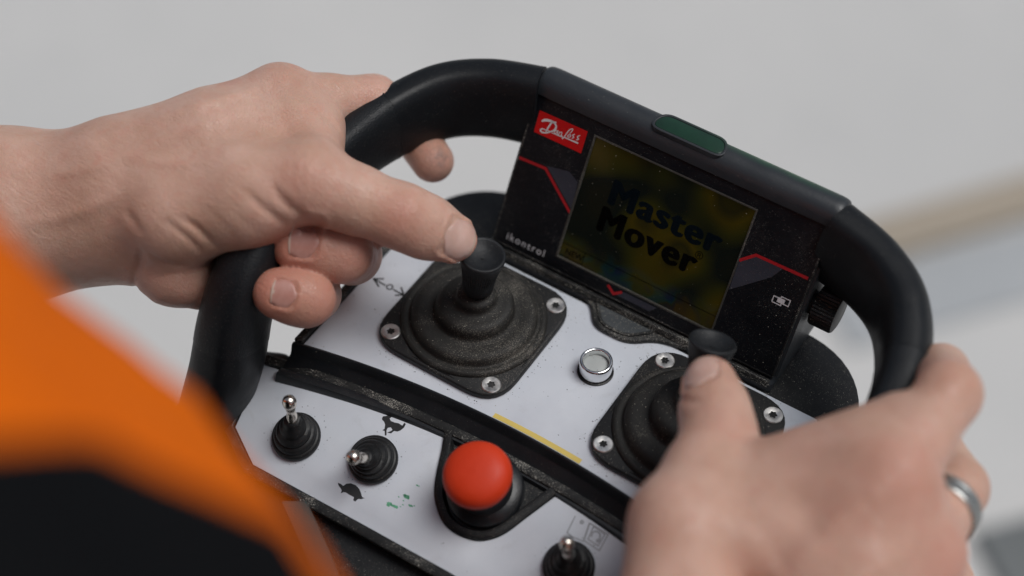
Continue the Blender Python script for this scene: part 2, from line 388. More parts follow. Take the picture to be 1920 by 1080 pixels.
# ---- white top panel
tp = [(XC+a, yfront(a)) for a in np.linspace(-100.5, 100.5, 33)]+[(XC+100.5, 18), (XC+88, 34), (XC-88, 34), (XC-100.5, 18)]
V, F = prism(TOPF, tp, -1.5, 0.0)
PANEL = mesh('top_panel', V, F, M['panel'], RC, (XC, 0, 0), bevel=0.25)
# raised black lips along both side edges of the panel
for s in (-1, 1):
    o_ = [(XC+s*100.8, -46.5), (XC+s*104.3, -47.5), (XC+s*104.3, 18), (XC+s*100.8, 18.3)]
    V, F = prism(TOPF, o_, -3, 2.2); mesh('side_lip', V, F, M['dusty'], RC, (XC+s*102, -15, 0), bevel=0.7)
# ---- channel between the two panels, one swept strip
prof = [(0.0, -1.0), (-0.4, 0.9), (-1.3, 1.1), (-2.1, 0.3), (-2.7, -2.2), (-3.4, -3.0), (-8.6, -6.0), (-9.1, -6.6), (-9.7, -5.2), (-10.5, -4.7), (-13.2, -5.4), (-14.2, -8.5), (-14.2, -20), (0.0, -20)]
V = []; F = []; st = np.linspace(-104, 104, 61); n = len(prof)
for a in st:
    for (dy, z) in prof: V.append((XC+a, yfront(a)-0.15+dy, z-1.2*(a/108)**2*(1 if dy < -3 else 0)))
for i in range(len(st)-1):
    for k in range(n): F.append((i*n+k, i*n+(k+1) % n, (i+1)*n+(k+1) % n, (i+1)*n+k))
F += [tuple(range(n)), tuple(range((len(st)-1)*n, len(st)*n))[::-1]]
mesh('channel_trim', V, F, M['clean'], RC, (XC, -42, -6), auto=55)
# ---- front control section, tilted towards the person
def sfront(a): return 3.0-11.5*(a/113.0)**2
BAYC = (46.5, -9.5)
def bay(r, wl, wr):
    L = [(XC-wl, sfront(wl)+0.0)]
    L += [(XC-wl+3.2+(20-r)*0.2, -5.0)]
    for t in np.linspace(math.radians(195), math.radians(345), 15): L.append((BAYC[0]+r*math.cos(t), BAYC[1]+r*math.sin(t)))
    L += [(XC+wr-4, -4.5), (XC+wr, sfront(wr))]
    return L
top_l = [(XC+a, sfront(a)) for a in np.linspace(-112.5, -31.5, 14)]
top_r = [(XC+a, sfront(a)) for a in np.linspace(21.8, 112.5, 14)]
by = [(17.62,2.58),(20.34,-3.19),(23.25,-11.2),(26.42,-18.29),(30.45,-23.48),(36.66,-28.06),(43.66,-29.48),(51.51,-28.07),(56.65,-24.54),(60.23,-19.57),(63.44,-11.84),(66.66,-4.07),(69.35,2.42)]
by = [tuple(q) for q in catmull(by, 4)]
low = [(XC+107.5, -36), (XC+92, -45.3), (XC+40, -44), (XC, -43.3), (XC-40, -44), (XC-92, -45.3), (XC-107.5, -36)]
fo = [(XC+a, sfront(a)) for a in np.linspace(-112.5, 112.5, 33)]
shell = offset(fo+low, 4.5)
V, F = prism(FRONT, shell, -42, -0.7); ns = len(shell)
mid = np.array((XC, -22.0)); cen = FRONT([(mid[0], mid[1], -42)])[0]
V[:ns] = cen+(V[:ns]-cen)*np.array((0.93, 0.8, 0.95))
for q_ in (-1, 1):
    Vb, Fb = prism(FRONT, roundpoly([(XC+q_*107, 3), (XC+q_*124, -4), (XC+q_*131, -38), (XC+q_*104, -44)], 6), -44, -5)
    mesh('handle_bracket', Vb, Fb, M['clean'], RC, tuple(FRONT([(XC+q_*116, -20, -24)])[0]), bevel=3)
mesh('front_body', V, F, M['black'], RC, (XC, -75, -30), bevel=1.5)
left_top = [q for q in top_l if q[0] < by[0][0]-1]; right_top = [q for q in top_r if q[0] > by[-1][0]+1]
fp = left_top+by+right_top+low
V, F = prism(FRONT, fp, -1.6, 0.0)
FPANEL = mesh('front_panel', V, F, M['panel'], RC, (XC, -72, -14), bevel=0.25)
V, F = ringprism(FRONT, offset(fo+low, 4.3), offset(fo+low, 0.35), -1.5, 1.7)
mesh('front_lip', V, F, M['dusty'], RC, (XC, -72, -13), bevel=0.6)
# bay wall round the stop button
inner = offset(by+[(XC+24, 12), (XC-30, 12)], -5.2)[:len(by)]; outer = offset(by+[(XC+24, 12), (XC-30, 12)], -0.3)[:len(by)]
Lb = []; nb = len(by)
for q, z in ((outer, -1.2), (outer, 1.3), (offset(by+[(XC+24, 12), (XC-30, 12)], -1.6)[:nb], 2.0), (offset(by+[(XC+24, 12), (XC-30, 12)], -3.4)[:nb], 1.8), (offset(by+[(XC+24, 12), (XC-30, 12)], -4.4)[:nb], -0.6), (inner, -3.5)):
    Lb.append(FRONT(np.c_[np.asarray(q), np.full(nb, z)]))
V = np.vstack(Lb); F = [(k*nb+i, k*nb+i+1, (k+1)*nb+i+1, (k+1)*nb+i) for k in range(len(Lb)-1) for i in range(nb-1)]
mesh('bay_wall', V, F, M['black'], RC, tuple(FRONT([(46, -12, 0)])[0]), auto=60)
V, F = prism(FRONT, [tuple(q) for q in offset(by, 0)], -6, -3.0)
mesh('bay_floor', V, F, M['black'], RC, tuple(FRONT([(46, -12, -4)])[0]))

V, F = prism(FRONT, [(-84.58,-33.41),(-34.53,-72.7),(35.17,-96.57),(111.73,-80.98),(100.44,-43.4),(53.37,-35.49),(9.47,-36.06),(-27.6,-41.8)], -34, -5)
mesh('waist_rest', V, F, M['black'], RC, tuple(FRONT([(40, -60, -20)])[0]), bevel=3)
# ---- emergency stop button
EB = tuple((44.5,-65.76,10.82))
efr = axisframe(EB, FRONT.ez)
cap = [(0, 4.2), (4, 4.05), (8, 3.4), (10.6, 2.2), (12.2, 0.7), (13.0, -1.3), (13.2, -3.0), (12.8, -4.4), (11.9, -5.2), (9.0, -5.4), (8.0, -5.4)]
ES = mesh('stop_button', *lathe(efr, [(0.001, 4.22)]+cap[1:], 64), M['red'], RC, EB, auto=60)
mesh('button_collar', *lathe(efr, [(8.0, -5.0), (9.8, -6.5), (10.4, -12), (11.2, -17), (14.5, -18.2), (15.0, -19), (15.0, -34), (0.001, -34)], 48), M['clean'], ES, EB)

# ---- toggle switches
def toggle(base, tip):
    o = FRONT([(base[0], base[1], 0)])[0]; fr = axisframe(o, FRONT.ez)
    d = np.asarray(tip, float)-o; hgt = d@fr.ez; sx, sy = (d@fr.ex)/hgt, (d@fr.ey)/hgt
    sh = lambda z: (sx*max(0, z-2.0)*min(1, z/14), sy*max(0, z-2.0)*min(1, z/14))
    pr = [(0.001, 0.0), (9.6, 0.0), (9.9, 1.0), (9.8, 2.6), (9.2, 3.2), (8.6, 3.3), (8.5, 4.6), (8.0, 5.6), (7.0, 5.9), (6.9, 6.4), (7.1, 7.2), (6.6, 8.3), (5.4, 8.7), (5.2, 9.2), (5.3, 10.0), (4.9, 11.0), (4.0, 11.5), (3.6, 12.6), (3.2, 13.6), (2.6, 13.9), (0.001, 13.9)]
    T = mesh('toggle_switch', *lathe(fr, pr, 36, sh), M['smallboot'], RC, tuple(o), auto=50)
    hp = o+fr.ez*2; ax = unit(np.asarray(tip)-(o+fr.ez*3)); L = np.linalg.norm(np.asarray(tip)-(o+fr.ez*3)); lf = axisframe(o+fr.ez*3, ax)
    lp = [(0.001, 0), (2.1, 0), (2.1, L-8.5), (1.75, L-7.5), (1.75, L-5), (2.1, L-3.6), (2.7, L-1.6), (2.8, L), (2.4, L+1.5), (1.4, L+2.4), (0.001, L+2.7)]
    mesh('lever', *lathe(lf, lp, 24), M['lever'], T, tuple(o))
toggle((-33.0, -27.5), (-33.3, -77.5, 10)); toggle((-0.5, -20.5), (1.6, -84.2, 9)); toggle((87.8, -19.5), (88.2, -72.6, 10))

# ---- joysticks
def torx(r, seg=24):
    a = np.linspace(0, 2*math.pi, seg, endpoint=False); rr = r*(1+0.17*np.cos(6*a)); return np.c_[rr*np.cos(a), rr*np.sin(a)]
SCREW = {}
def screw(x, y, z, parent, rot):
    if 'm' not in SCREW:
        k = 24; a = np.linspace(0, 2*math.pi, k, endpoint=False); lv = []
        for r, h in ((3.95, -0.6), (3.95, 0.25), (3.6, 0.55), (2.3, 0.55)): lv.append(np.c_[r*np.cos(a), r*np.sin(a), np.full(k, h)])
        t = torx(1.5, k); lv += [np.c_[t, np.full(k, 0.42)], np.c_[t*0.93, np.full(k, -1.0)]]
        V = np.vstack(lv); F = [(q*k+i, q*k+(i+1) % k, (q+1)*k+(i+1) % k, (q+1)*k+i) for q in range(5) for i in range(k)]; F.append(tuple(5*k+i for i in range(k)))
        mi = [0]*(4*k)+[1]*(k+1)
        SCREW['m'] = mesh('screw', V+np.array((x, y, z)), F, None, parent, (x, y, z), mats=[M['screw'], M['recess']], mi=None, auto=35)
        me = SCREW['m'].data
        for p in me.polygons:
            if p.center.z < 0.00003 and (p.center.x**2+p.center.y**2) < 0.0021**2: p.material_index = 1
        SCREW['m'].rotation_euler = (0, 0, rot); return
    copy_mesh(SCREW['m'], (x, y, z), parent, (0, 0, rot))
def joystick(cx, lean, ztop):
    """flange with four screws, rubber bellows and a dished knob on top; lean = where the knob has been pushed to"""
    fl = roundpoly([(cx-31, -31), (cx+31, -31), (cx+31, 31), (cx-31, 31)], 15, 7)
    V, F = prism(TOPF, fl, 0.0, 3.2)
    J = mesh('joystick', V, F, M['flange'], RC, (cx, 0, 0), bevel=0.9)
    # shallow raised arc ribs on the flange between the screws
    L = []
    for q in range(4):
        for rad in (30.6,):
            pts = []
            for t in np.linspace(-0.36, 0.36, 11):
                a = q*math.pi/2+t; s = min(29.3/max(abs(math.cos(a)), abs(math.sin(a))), rad+2.2*abs(t)/0.36); pts.append((cx+s*math.cos(a), s*math.sin(a)))
            P = catmull(pts, 2); k = len(P); T = np.gradient(P, axis=0); T /= np.linalg.norm(T, axis=1)[:, None]; N = np.c_[-T[:, 1], T[:, 0]]
            w = 0.75*np.sin(np.linspace(0, math.pi, k))**0.5
            lv = [np.c_[P+N*w[:, None], np.full(k, 3.0)], np.c_[P, 3.0+w*1.1], np.c_[P-N*w[:, None], np.full(k, 3.0)]]
            mesh('flange_rib', np.vstack(lv), [(u*k+i, u*k+i+1, (u+1)*k+i+1, (u+1)*k+i) for u in range(2) for i in range(k-1)], M['flange'], J, (cx, 0, 3))
    pr = [(29.6, 2.6), (29.8, 3.6), (29.2, 4.7), (28.0, 5.2), (27.0, 4.7), (26.2, 4.6), (25.6, 5.2), (25.4, 6.6), (24.8, 7.9), (23.6, 8.7), (22.0, 8.9), (19.5, 8.6), (17.2, 8.3), (16.1, 8.8), (15.9, 10.5), (15.8, 12.4), (15.2, 13.8), (14.0, 14.6), (12.0, 14.9), (9.6, 15.0), (8.4, 15.6), (7.9, 17.0), (7.9, 18.6), (7.4, 19.6), (6.2, 20.0), (5.6, 20.4), (5.4, 21)]
    sc_ = ztop/43.0; shx = lambda z: (lean[0]*(max(0, z-3)/(ztop-3))**1.25, lean[1]*(max(0, z-3)/(ztop-3))**1.25)
    fr = Frame((cx, 0, 0), (1, 0, 0), (0, 1, 0), (0, 0, 1))
    mesh('bellows', *lathe(fr, pr, 72, shx), M['boot'], J, (cx, 0, 3), auto=70)
    ax = unit((lean[0], lean[1], (ztop-3)*0.83)); top = np.array((cx+lean[0], lean[1], ztop)); kf = axisframe(top, ax)
    kp = [(0.001, -3.0), (3.5, -2.7), (6.2, -1.7), (7.7, -0.4), (8.4, 0.0), (8.9, -0.15), (9.15, -0.7), (9.1, -1.6), (8.6, -4.0), (7.6, -8.0), (6.9, -12.0), (6.5, -16.0), (6.3, -19.5), (5.7, -20.4), (4.5, -20.6), (4.5, -26), (0.001, -26)]
    mesh('knob', *lathe(kf, kp, 96, flute=(-18.8, -1.7, 0.28)), M['knob'], J, tuple(top), auto=50)
    for i, (sx, sy) in enumerate(((-1, -1), (1, -1), (1, 1), (-1, 1))): screw(cx+sx*24, sy*24, 3.2, J, 0.3+i*1.1+cx*0.01)
joystick(0.0, (2.8, 1.9), 43.0); joystick(99.0, (-2.0, 14.5), 42.0)

# ---- indicator with chrome ring
LEDP = (53.6, 6.4, 0)
lf = Frame(LEDP, (1, 0, 0), (0, 1, 0), (0, 0, 1))
IND = mesh('indicator', *lathe(lf, [(7.3, 0.0), (7.3, 0.5), (6.7, 0.8), (6.7, 0.0)], 48), M['black'], RC, LEDP)
mesh('chrome_ring', *lathe(lf, [(6.5, 0.0), (6.65, 6.2), (6.5, 7.0), (6.0, 7.35), (5.4, 7.2), (5.15, 6.7), (5.1, 4.4), (5.1, 0.0)], 64), M['chrome'], IND, LEDP, auto=50)
mesh('lens', *lathe(lf, [(5.1, 4.2), (4.6, 4.6), (3.0, 5.2), (1.5, 5.45), (0.001, 5.5)], 48), M['frost'], IND, LEDP)
# ---- dark tab with grey window below the display
tb = roundpoly([(XC-27, 38), (XC-15, 34.2), (XC-8, 24.6), (XC+8, 24.6), (XC+17, 32.5), (XC+29, 35), (XC+29, 38)], [0, 4, 5, 7, 5, 0, 0], 5)
V, F = prism(TOPF, tb, -0.5, 2.0); TAB = mesh('sensor_tab', V, F, M['dusty'], RC, (XC, 30, 0), bevel=0.7)
tw = roundpoly([(XC-12, 36), (XC-5.3, 27.6), (XC+6, 27.6), (XC+13, 34.5), (XC+13, 37), (XC-10, 37)], [1.5, 3, 4, 1.5, 0, 0], 5)
V, F = ringprism(TOPF, offset(tw, 1.2), tw, 1.5, 2.7); mesh('window_rim', V, F, M['dusty'], TAB, (XC, 31, 2))
V, F = prism(TOPF, tw, 1.5, 2.25); mesh('window', V, F, M['lensgrey'], TAB, (XC, 31, 2))

# ---- display housing with rounded top
hp = [(35.2, -0.5), (36.2, 2.6), (38.2, 3.4)]+[tuple((PLATE([(0, s, -1.2)])[0])[1:]) for s in (0, 34, 68.5)]
hp += [(70.0, 63.6), (69.9, 64.6)]
for t in np.linspace(math.radians(165), math.radians(-25), 13): hp.append((77.6+8.3*math.cos(t), 62.2+8.9*math.sin(t)))
hp += [(84.6, 52), (82.5, 30), (80, 10), (79, -0.5)]
V = []; F = []; xs_ = [-66.8, -66.3, -65, -63, -40, 0, 40, 63, 65, 66.3, 66.8]; n = len(hp)
for a in xs_:
    k = {66.8: 0.972, 66.3: 0.985, 65: 0.995}.get(abs(a), 1.0)
    for (y, z) in hp: V.append((XC+a, 62+(y-62)*k, 34+(z-34)*k))
for i in range(len(xs_)-1):
    for k in range(n): F.append((i*n+k, i*n+(k+1) % n, (i+1)*n+(k+1) % n, (i+1)*n+k))
F += [tuple(range(n)), tuple(range((len(xs_)-1)*n, len(xs_)*n))[::-1]]
HOUS = mesh('display_housing', V, F, M['housing'], RC, (XC, 0, 0), auto=32)
# rib along the foot of the faceplate and a sunken seam below the rounded top
V, F = prism(Frame((0, 37.4, 3.2), (1, 0, 0), PUP, PNO), [(XC-65, -2.4), (XC+65, -2.4), (XC+65, 1.0), (XC-65, 1.0)], -2, 1.6); mesh('foot_rib', V, F, M['dusty'], HOUS, (XC, 38, 3), bevel=0.7)
# faceplate with an opening for the screen
SX0, SX1, SS0, SS1 = 13.2, 85.6, 6.4, 61.2
po = [(XC-65.2, 0.6), (XC+65.2, 0.6), (XC+65.2, 67.6), (XC-65.2, 67.6)]; pi_ = [(SX0, SS0), (SX1, SS0), (SX1, SS1), (SX0, SS1)]
V, F = ringprism(PLATE, po, pi_, -1.0, 0.8)
FACE = mesh('faceplate', V, F, M['plate'], HOUS, tuple(PLATE([(XC, 34, 0)])[0]), bevel=0.22)
V, F = ringprism(PLATE, offset(po, 0.35), offset(po, -0.25), -1.0, 0.95); mesh('plate_edge', V, F, M['dusty'], FACE, tuple(PLATE([(XC, 34, 0)])[0]), bevel=0.15)
V, F = ringprism(PLATE, offset(pi_, 0.35), offset(pi_, -0.45), -0.8, 0.9); mesh('screen_bezel', V, F, plastic('worn bezel', (0.05, 0.048, 0.042), 0.5, 1.7), FACE, tuple(PLATE([(XC, 34, 0)])[0]), bevel=0.15)
SCR = mesh('screen', *flat(PLATE, pi_, -0.15), M['screen'], FACE, tuple(PLATE([(XC, 0, 0)])[0]), smooth=False)
INKB = plastic('dark blue screen print', (0.0025, 0.006, 0.009), 0.3, spec=0.15); INKK = plastic('black screen print', (0.0012, 0.0012, 0.0012), 0.3, spec=0.15)
text('screen_lettering', 'Master', PLATE, (26.2, 37.2), 14.9, -0.08, INKB, SCR, heavy=1.7, spacing=1.12, xs=1.08)
text('screen_lettering', 'Mover', PLATE, (25.2, 24.8), 14.9, -0.08, INKK, SCR, heavy=1.7, spacing=1.12, xs=1.03)
text('screen_lettering', '\u00ae', PLATE, (68.2, 32.0), 4.6, -0.08, INKK, SCR)
LINE = plastic('thin dark screen line', (0.0015, 0.002, 0.0015), 0.3, spec=0.15)
mesh('screen_lines', *join([ribbon(PLATE, [(SX0, 13.0), (SX1, 13.0)], 0.25, 0, -0.09, smooth=False), ribbon(PLATE, [(24.6, 13.0), (24.6, 7.4)], 0.3, 0, -0.09, smooth=False), ribbon(PLATE, [(14.2, 7.5), (24.6, 7.5)], 0.3, 0, -0.09, smooth=False)]), LINE, SCR, tuple(PLATE([(XC, 10, 0)])[0]), smooth=False)
text('screen_lettering', 'NEW', PLATE, (16.0, 8.8), 3.6, -0.08, INKK, SCR, bold=0.05)
# printed graphics of the faceplate
H0 = 0.83
def decal(name, parts, mat, parent, h=0.0): 
    V, F = join(parts); return mesh(name, V, F, mat, parent, tuple(np.asarray(V).mean(0)), smooth=False)
for q_ in [flat(PLATE, [(-2.71,40.69),(7.46,42.59),(12.4,40),(13.22,27.95)], H0), flat(PLATE, [(86.05,39.01),(91.51,44.35),(103.24,43.98),(100.28,38.81),(86.21,26.31)], H0), flat(PLATE, [(41.39,2.67),(45.83,5.29),(61.13,5.42),(58.44,2.59),(43.54,2.66)], H0)]: decal('grey_print', [q_], M['plategrey'], FACE)
for q_ in [ribbon(PLATE, [(-15.23,38.82),(-2.74,39.44),(13.3,26.42)], 1.25, 0, H0+0.05, smooth=False), ribbon(PLATE, [(85.92,39.35),(91.51,44.35),(113.64,44.72)], 1.25, 0, H0+0.05, smooth=False), ribbon(PLATE, [(38.43,5.06),(41.94,2.62),(45.11,4.93)], 1.2, 0, H0+0.05, smooth=False)]: decal('red_line', [q_], M['platered'], FACE)
BDG = decal('logo_badge', [flat(PLATE, [(-12.63,61.22),(9.79,61.53),(9.89,51.82),(-12.36,51.76)], H0+0.05)], M['badgered'], FACE)
def SB(w, *p): return ribbon(PLATE, p, w, 0, H0+0.12, per=5)
L = []
for w, p in (([0.5, 1.15, 1.1, 0.9, 0.5], [(-10.44,57.23),(-9.35,58.19),(-7.46,58.85),(-5.41,59.01),(-4.13,59.37)]),
             ([0.55, 0.75, 0.7, 0.5], [(-5.79,59.11),(-6.49,57.49),(-7,55.53),(-7.42,53.92)]),
             ([0.5, 0.8, 0.85, 0.6, 0.5, 0.6, 0.7, 0.6, 0.4, 0.35], [(-5.3,58.9),(-4.05,58.29),(-3.67,57.14),(-4.28,55.82),(-5.55,54.67),(-7.13,53.58),(-8.73,53.08),(-9.72,53.41),(-9.41,54.31),(-7.82,54.61),(-5.07,54.81)]),
             ([0.3, 0.42, 0.36, 0.36, 0.3, 0.3, 0.4, 0.3], [(-2.63,56.34),(-3.36,56.22),(-3.85,55.35),(-3.53,54.82),(-2.92,55.29),(-2.39,56.64),(-2.43,55.31),(-1.8,55.32)]),
             ([0.3, 0.42, 0.28, 0.3, 0.42, 0.3], [(-1.59,56.56),(-1.69,54.97),(-1.59,55.74),(-0.91,56.63),(-0.53,56.33),(-0.61,55.31),(0.07,55.35)]),
             ([0.4, 0.48, 0.42, 0.4, 0.42, 0.36, 0.3], [(0.25,54.07),(0.86,55.1),(1.45,57.07),(2.15,58.85),(3.12,59.77),(3.48,59.33),(2.78,57.48)]),
             ([0.3, 0.4, 0.3, 0.4, 0.3], [(2.82,57.14),(2.23,56.42),(2.64,55.81),(3.35,56.39),(3.32,57.1),(2.76,57.12)]),
             ([0.3, 0.45, 0.42, 0.3], [(4.9,58.19),(4.19,57.41),(4.86,56.85),(4.19,55.97)]),
             ([0.3, 0.48, 0.45, 0.3], [(7.23,58.68),(6.28,57.61),(7.05,56.96),(6.15,56.23)]),
             ([0.2, 0.38, 0.42], [(-4.92,54.55),(-2.24,54.73),(0.37,54.88)]),
             ([0.4, 0.55, 0.7], [(0.86,55.1),(3.9,55.18),(7.47,55.3)])):
    L.append(SB(w, *p))
decal('logo_script', L, M['white'], BDG)
text('brand_lettering', 'ikontrol', PLATE, (-10.4, 3.5), 4.5, H0+0.1, M['iconwhite'], FACE, spacing=1.26)
L = []
for (x, s) in ((105.7, 31.0), (108.6, 32.0)):
    q = [(x-1.9, s-1.3), (x+1.9, s-1.3), (x+1.9, s+1.3), (x-1.9, s+1.3), (x-1.9, s-1.3)]; L.append(ribbon(PLATE, q, 0.4, 0, H0+0.05, smooth=False))
L.append(flat(PLATE, [(105.6, 30.5), (108.6, 30.5), (108.6, 32.6), (105.6, 32.6)], H0+0.06))
decal('window_icon', L, M['iconwhite'], FACE)
# knurled side knob
kf = axisframe((XC+66.5, 66.0, 25.0), (1, 0, 0), (0, 1, 0))
mesh('side_knob', *lathe(kf, [(0.001, 0), (5, 0), (5, 1.2), (8.1, 1.6), (8.5, 2.4), (8.5, 10.6), (8.0, 11.3), (6.8, 11.7), (0.001, 11.7)], 72, flute=(2.0, 11.2, 0.55)), M['black'], HOUS, (XC+66.5, 66, 25), auto=30)
# green lamp window on top
tf = Frame((XC, 77.7, 71.1), (1, 0, 0), (0, 1, 0.0), (0, 0.0, 1))
lw = roundpoly([(-15.5, -3.9), (15.5, -3.9), (13.5, 3.9), (-13.5, 3.9)], 4, 6)
V, F = prism(tf, lw, -2.0, 0.12); mesh('lamp_window', V, F, M['greenlens'], HOUS, (XC, 78, 74), bevel=0.2)
V, F = ringprism(tf, offset(lw, 1.3), offset(lw, 0.1), -3.0, 0.26); mesh('lamp_rim', V, F, M['housing'], HOUS, (XC, 0, 0), bevel=0.3)

# ---- handles: swept rounded section
def hsection(n=40):
    """rounded outside and top, flat wall on the inside"""
    L = []
    for i in range(n):
        t = 2*math.pi*i/n; c, q = math.cos(t), math.sin(t)
        L.append((math.copysign(abs(c)**(0.55 if c < 0 else 0.9), c), math.copysign(abs(q)**(0.95 if q > 0 else 0.7), q)))
    return L
HPATH = [(125, -90, -46), (121.5, -82, -20), (118.6, -73, 3), (118.5, -64.7, 23.1), (119.1, -53.6, 37.5), (119.4, -34.6, 46.9), (119.2, -8.6, 49.3), (117.6, 15.5, 49.9), (112.4, 37.8, 50.5), (101.7, 57.2, 51.5), (85.8, 68.8, 52.3), (65.8, 75.0, 53.2)]
HWID = (11.9, 12.6, 11.5, 9.0, 9.9, 11.1); HHGT = (14.9, 15.3, 14.3, 15.1, 17.6, 18.2)
def sweep_handle(side):
    P = catmull([(XC+side*a, y, z) for a, y, z in HPATH], 9); T = np.gradient(P, axis=0); T /= np.linalg.norm(T, axis=1)[:, None]
    sec = hsection(); n = len(sec); rings = []
    N = len(P); up = np.array((-side*0.35, 0.0, 1.0))
    prev = np.array((0, 0.55, 1.0))
    for i in range(N-1, -1, -1):
        t = T[i]
        w_ = min(1, max(0, (i/N-0.55)/0.35)); r2 = np.array((0.0, 1.0, 0.0)); r2 = r2-t*(r2@t); r1 = np.array((side, 0.0, 0.0)); r1 = r1-t*(r1@t)
        o_ = unit(unit(r1)*(1-w_)+r2*w_); u_ = unit(np.cross(o_, t)); u_ = u_ if u_@prev > 0 else -u_; prev = u_
        k_ = i/(N-1); rings.append((P[i], o_*np.interp(k_, np.linspace(0, 1, 6), HWID), u_*np.interp(k_, np.linspace(0, 1, 6), HHGT)))
    return P, rings[::-1], sec
def strip(rings, sec, i0, i1, scale=1.0, caps=True):
    V = []; n = len(sec); idx = list(range(i0, i1+1))
    for i in idx:
        p, o_, u_ = rings[i]; 
        for (a, b_) in sec: V.append(p+o_*a*scale+u_*b_*scale)
    F = [(k*n+j, k*n+(j+1) % n, (k+1)*n+(j+1) % n, (k+1)*n+j) for k in range(len(idx)-1) for j in range(n)]
    if caps: F += [tuple(range(n)), tuple(range((len(idx)-1)*n, len(idx)*n))[::-1]]
    return np.array(V), F
for side in (-1, 1):
    P, rings, sec = sweep_handle(side); N = len(P)
    gi0, gi1 = 23, 70
    H = mesh('handle', *strip(rings, sec, 0, N-1), M['handle'], RC, tuple(P[N//2]), auto=60)
    mesh('grip', *strip(rings, sec, gi0, gi1, 1.012), M['grip'], H, tuple(P[(gi0+gi1)//2]), auto=60)
    k = 8
    for i in (gi1,): mesh('grip_edge', *strip([rings[i], (rings[i][0]+(rings[i+1][0]-rings[i][0])*0.28, rings[i][1], rings[i][2])], sec, 0, 1, 1.02), M['handle'], H, tuple(P[i]), auto=60)

# ---- print on the white panels
decal('yellow_label', [(lambda q: (TOPF(q), [(i, i+1, len(q)//2+i+1, len(q)//2+i) for i in range(len(q)//2-1)]))([(x, yfront(x-XC)+0.25, 0.06) for x in np.linspace(31.5, 71.0, 12)]+[(x, yfront(x-XC)+2.5, 0.06) for x in np.linspace(31.5, 71.0, 12)])], M['yellow'], PANEL)
decal('arrow_icon', [ribbon(TOPF, q, 0.75, 0, 0.05, smooth=False) for q in ([(-47.5,-3.05),(-41.27,-3.38)], [(-43.91,-0.79),(-47.5,-3.05),(-43.21,-5.42)], [(-37.48,-3.4),(-32.14,-3.4)], [(-35.5,-0.57),(-32.14,-3.4),(-35.05,-5.45)])]+[ribbon(TOPF, [tuple(np.array((-39.4,-3.08))+1.25*np.array((math.cos(t), math.sin(t)))) for t in np.linspace(0, 2*math.pi, 18)], 0.65, 0, 0.05, smooth=False)], M['ink'], PANEL)
decal('hare_icon', [flat(FRONT, [(-7.45,-4.3),(-7.54,-3.39),(-6.45,-2.63),(-5.39,-1.21),(-4.38,0.29),(-3.27,0.5),(-4.23,-0.63),(-2.4,-0.31),(-2.49,-1.04),(-4.34,-1.93),(-4.67,-2.9),(-3.71,-3.5),(-2.02,-3.31),(-0.37,-2.8),(1.42,-2.94),(1.47,-1.46),(2.25,-1.71),(2.45,-3.22),(1.87,-4.93),(0.98,-5.98),(-0.27,-6.32),(-0.78,-7.78),(-2.43,-8.28),(-1.38,-7.04),(-1.12,-6.23),(-2.25,-5.72),(-3.22,-6.48),(-3.1,-7.53),(-1.96,-9.25),(-2.44,-9.74),(-3.6,-8.14),(-4.6,-8.35),(-4.12,-7.53),(-4.9,-5.83),(-6.03,-4.98),(-6.94,-4.81)], 0.06)], M['ink'], FPANEL)
decal('tortoise_icon', [flat(FRONT, [(-8.24,-34.86),(-7.01,-34.68),(-5.57,-34.87),(-5.02,-33.58),(-3.56,-32.55),(-1.39,-32.24),(0.7,-32.83),(2.18,-33.86),(3.52,-35.02),(4.56,-34.82),(3.72,-35.83),(2.52,-36.39),(2.12,-37.81),(1.06,-37.74),(0.75,-36.61),(-1.35,-36.68),(-3.12,-36.57),(-4.05,-36.87),(-4.74,-37.85),(-5.14,-36.6),(-6.17,-36.08),(-7.24,-35.68)], 0.06)], M['ink'], FPANEL)
q1 = [(79.66,-1.3),(80.26,-8.35),(82.86,-8.78),(87.24,-8.29),(85.77,-1.06)]; q2 = [(85.77,-1.06),(87.36,-7.84),(94.35,-8.42),(94.11,-1.41),(85.77,-1.06)]; q3 = [(87.78,-1.32),(88.41,-6.66),(93.03,-7.09),(93.03,-2.01),(87.78,-1.32)]; q4 = [(89,-5.36),(88.71,-3.55),(89.7,-2.61),(91.39,-2.84),(92.54,-5.33)]
decal('lift_icon', [ribbon(FRONT, q, 0.55, 0, 0.05, smooth=False) for q in (q1, q2, q3)]+[ribbon(FRONT, q4, 0.7, 0, 0.055), dotp(FRONT, (83.05,-2.14), 0.9, 0.05), dotp(FRONT, (91.97,-5.42), 0.8, 0.05)], M['faint'], FPANEL)
rnd = random.Random(4); L = []
for (u, r) in zip([(14.53,-31.9),(15.74,-32.04),(17.01,-31.87),(14.31,-32.83),(18.67,-26.36),(17.93,-26.24),(19.49,-26.34),(21.83,-28.66),(22.57,-28.52),(23.33,-27.99),(18.84,-30.86),(19.27,-29.82),(16.08,-27.91),(18.56,-28.32),(19.88,-20.55),(20.67,-20.49)], (1.0, 0.7, 0.9, 0.6, 1.2, 0.7, 0.6, 0.6, 0.5, 0.35, 0.3, 0.35, 0.3, 0.3, 0.4, 0.3)):
    a = np.linspace(0, 2*math.pi, 11, endpoint=False); rr = r*(0.65+0.5*np.array([rnd.random() for _ in a])); L.append((FRONT(np.c_[u[0]+rr*np.cos(a)*1.3, u[1]+rr*np.sin(a)*0.8, np.full(11, 0.05)]), [tuple(range(11))]))
decal('pen_mark', L, M['green_ink'], FPANEL)
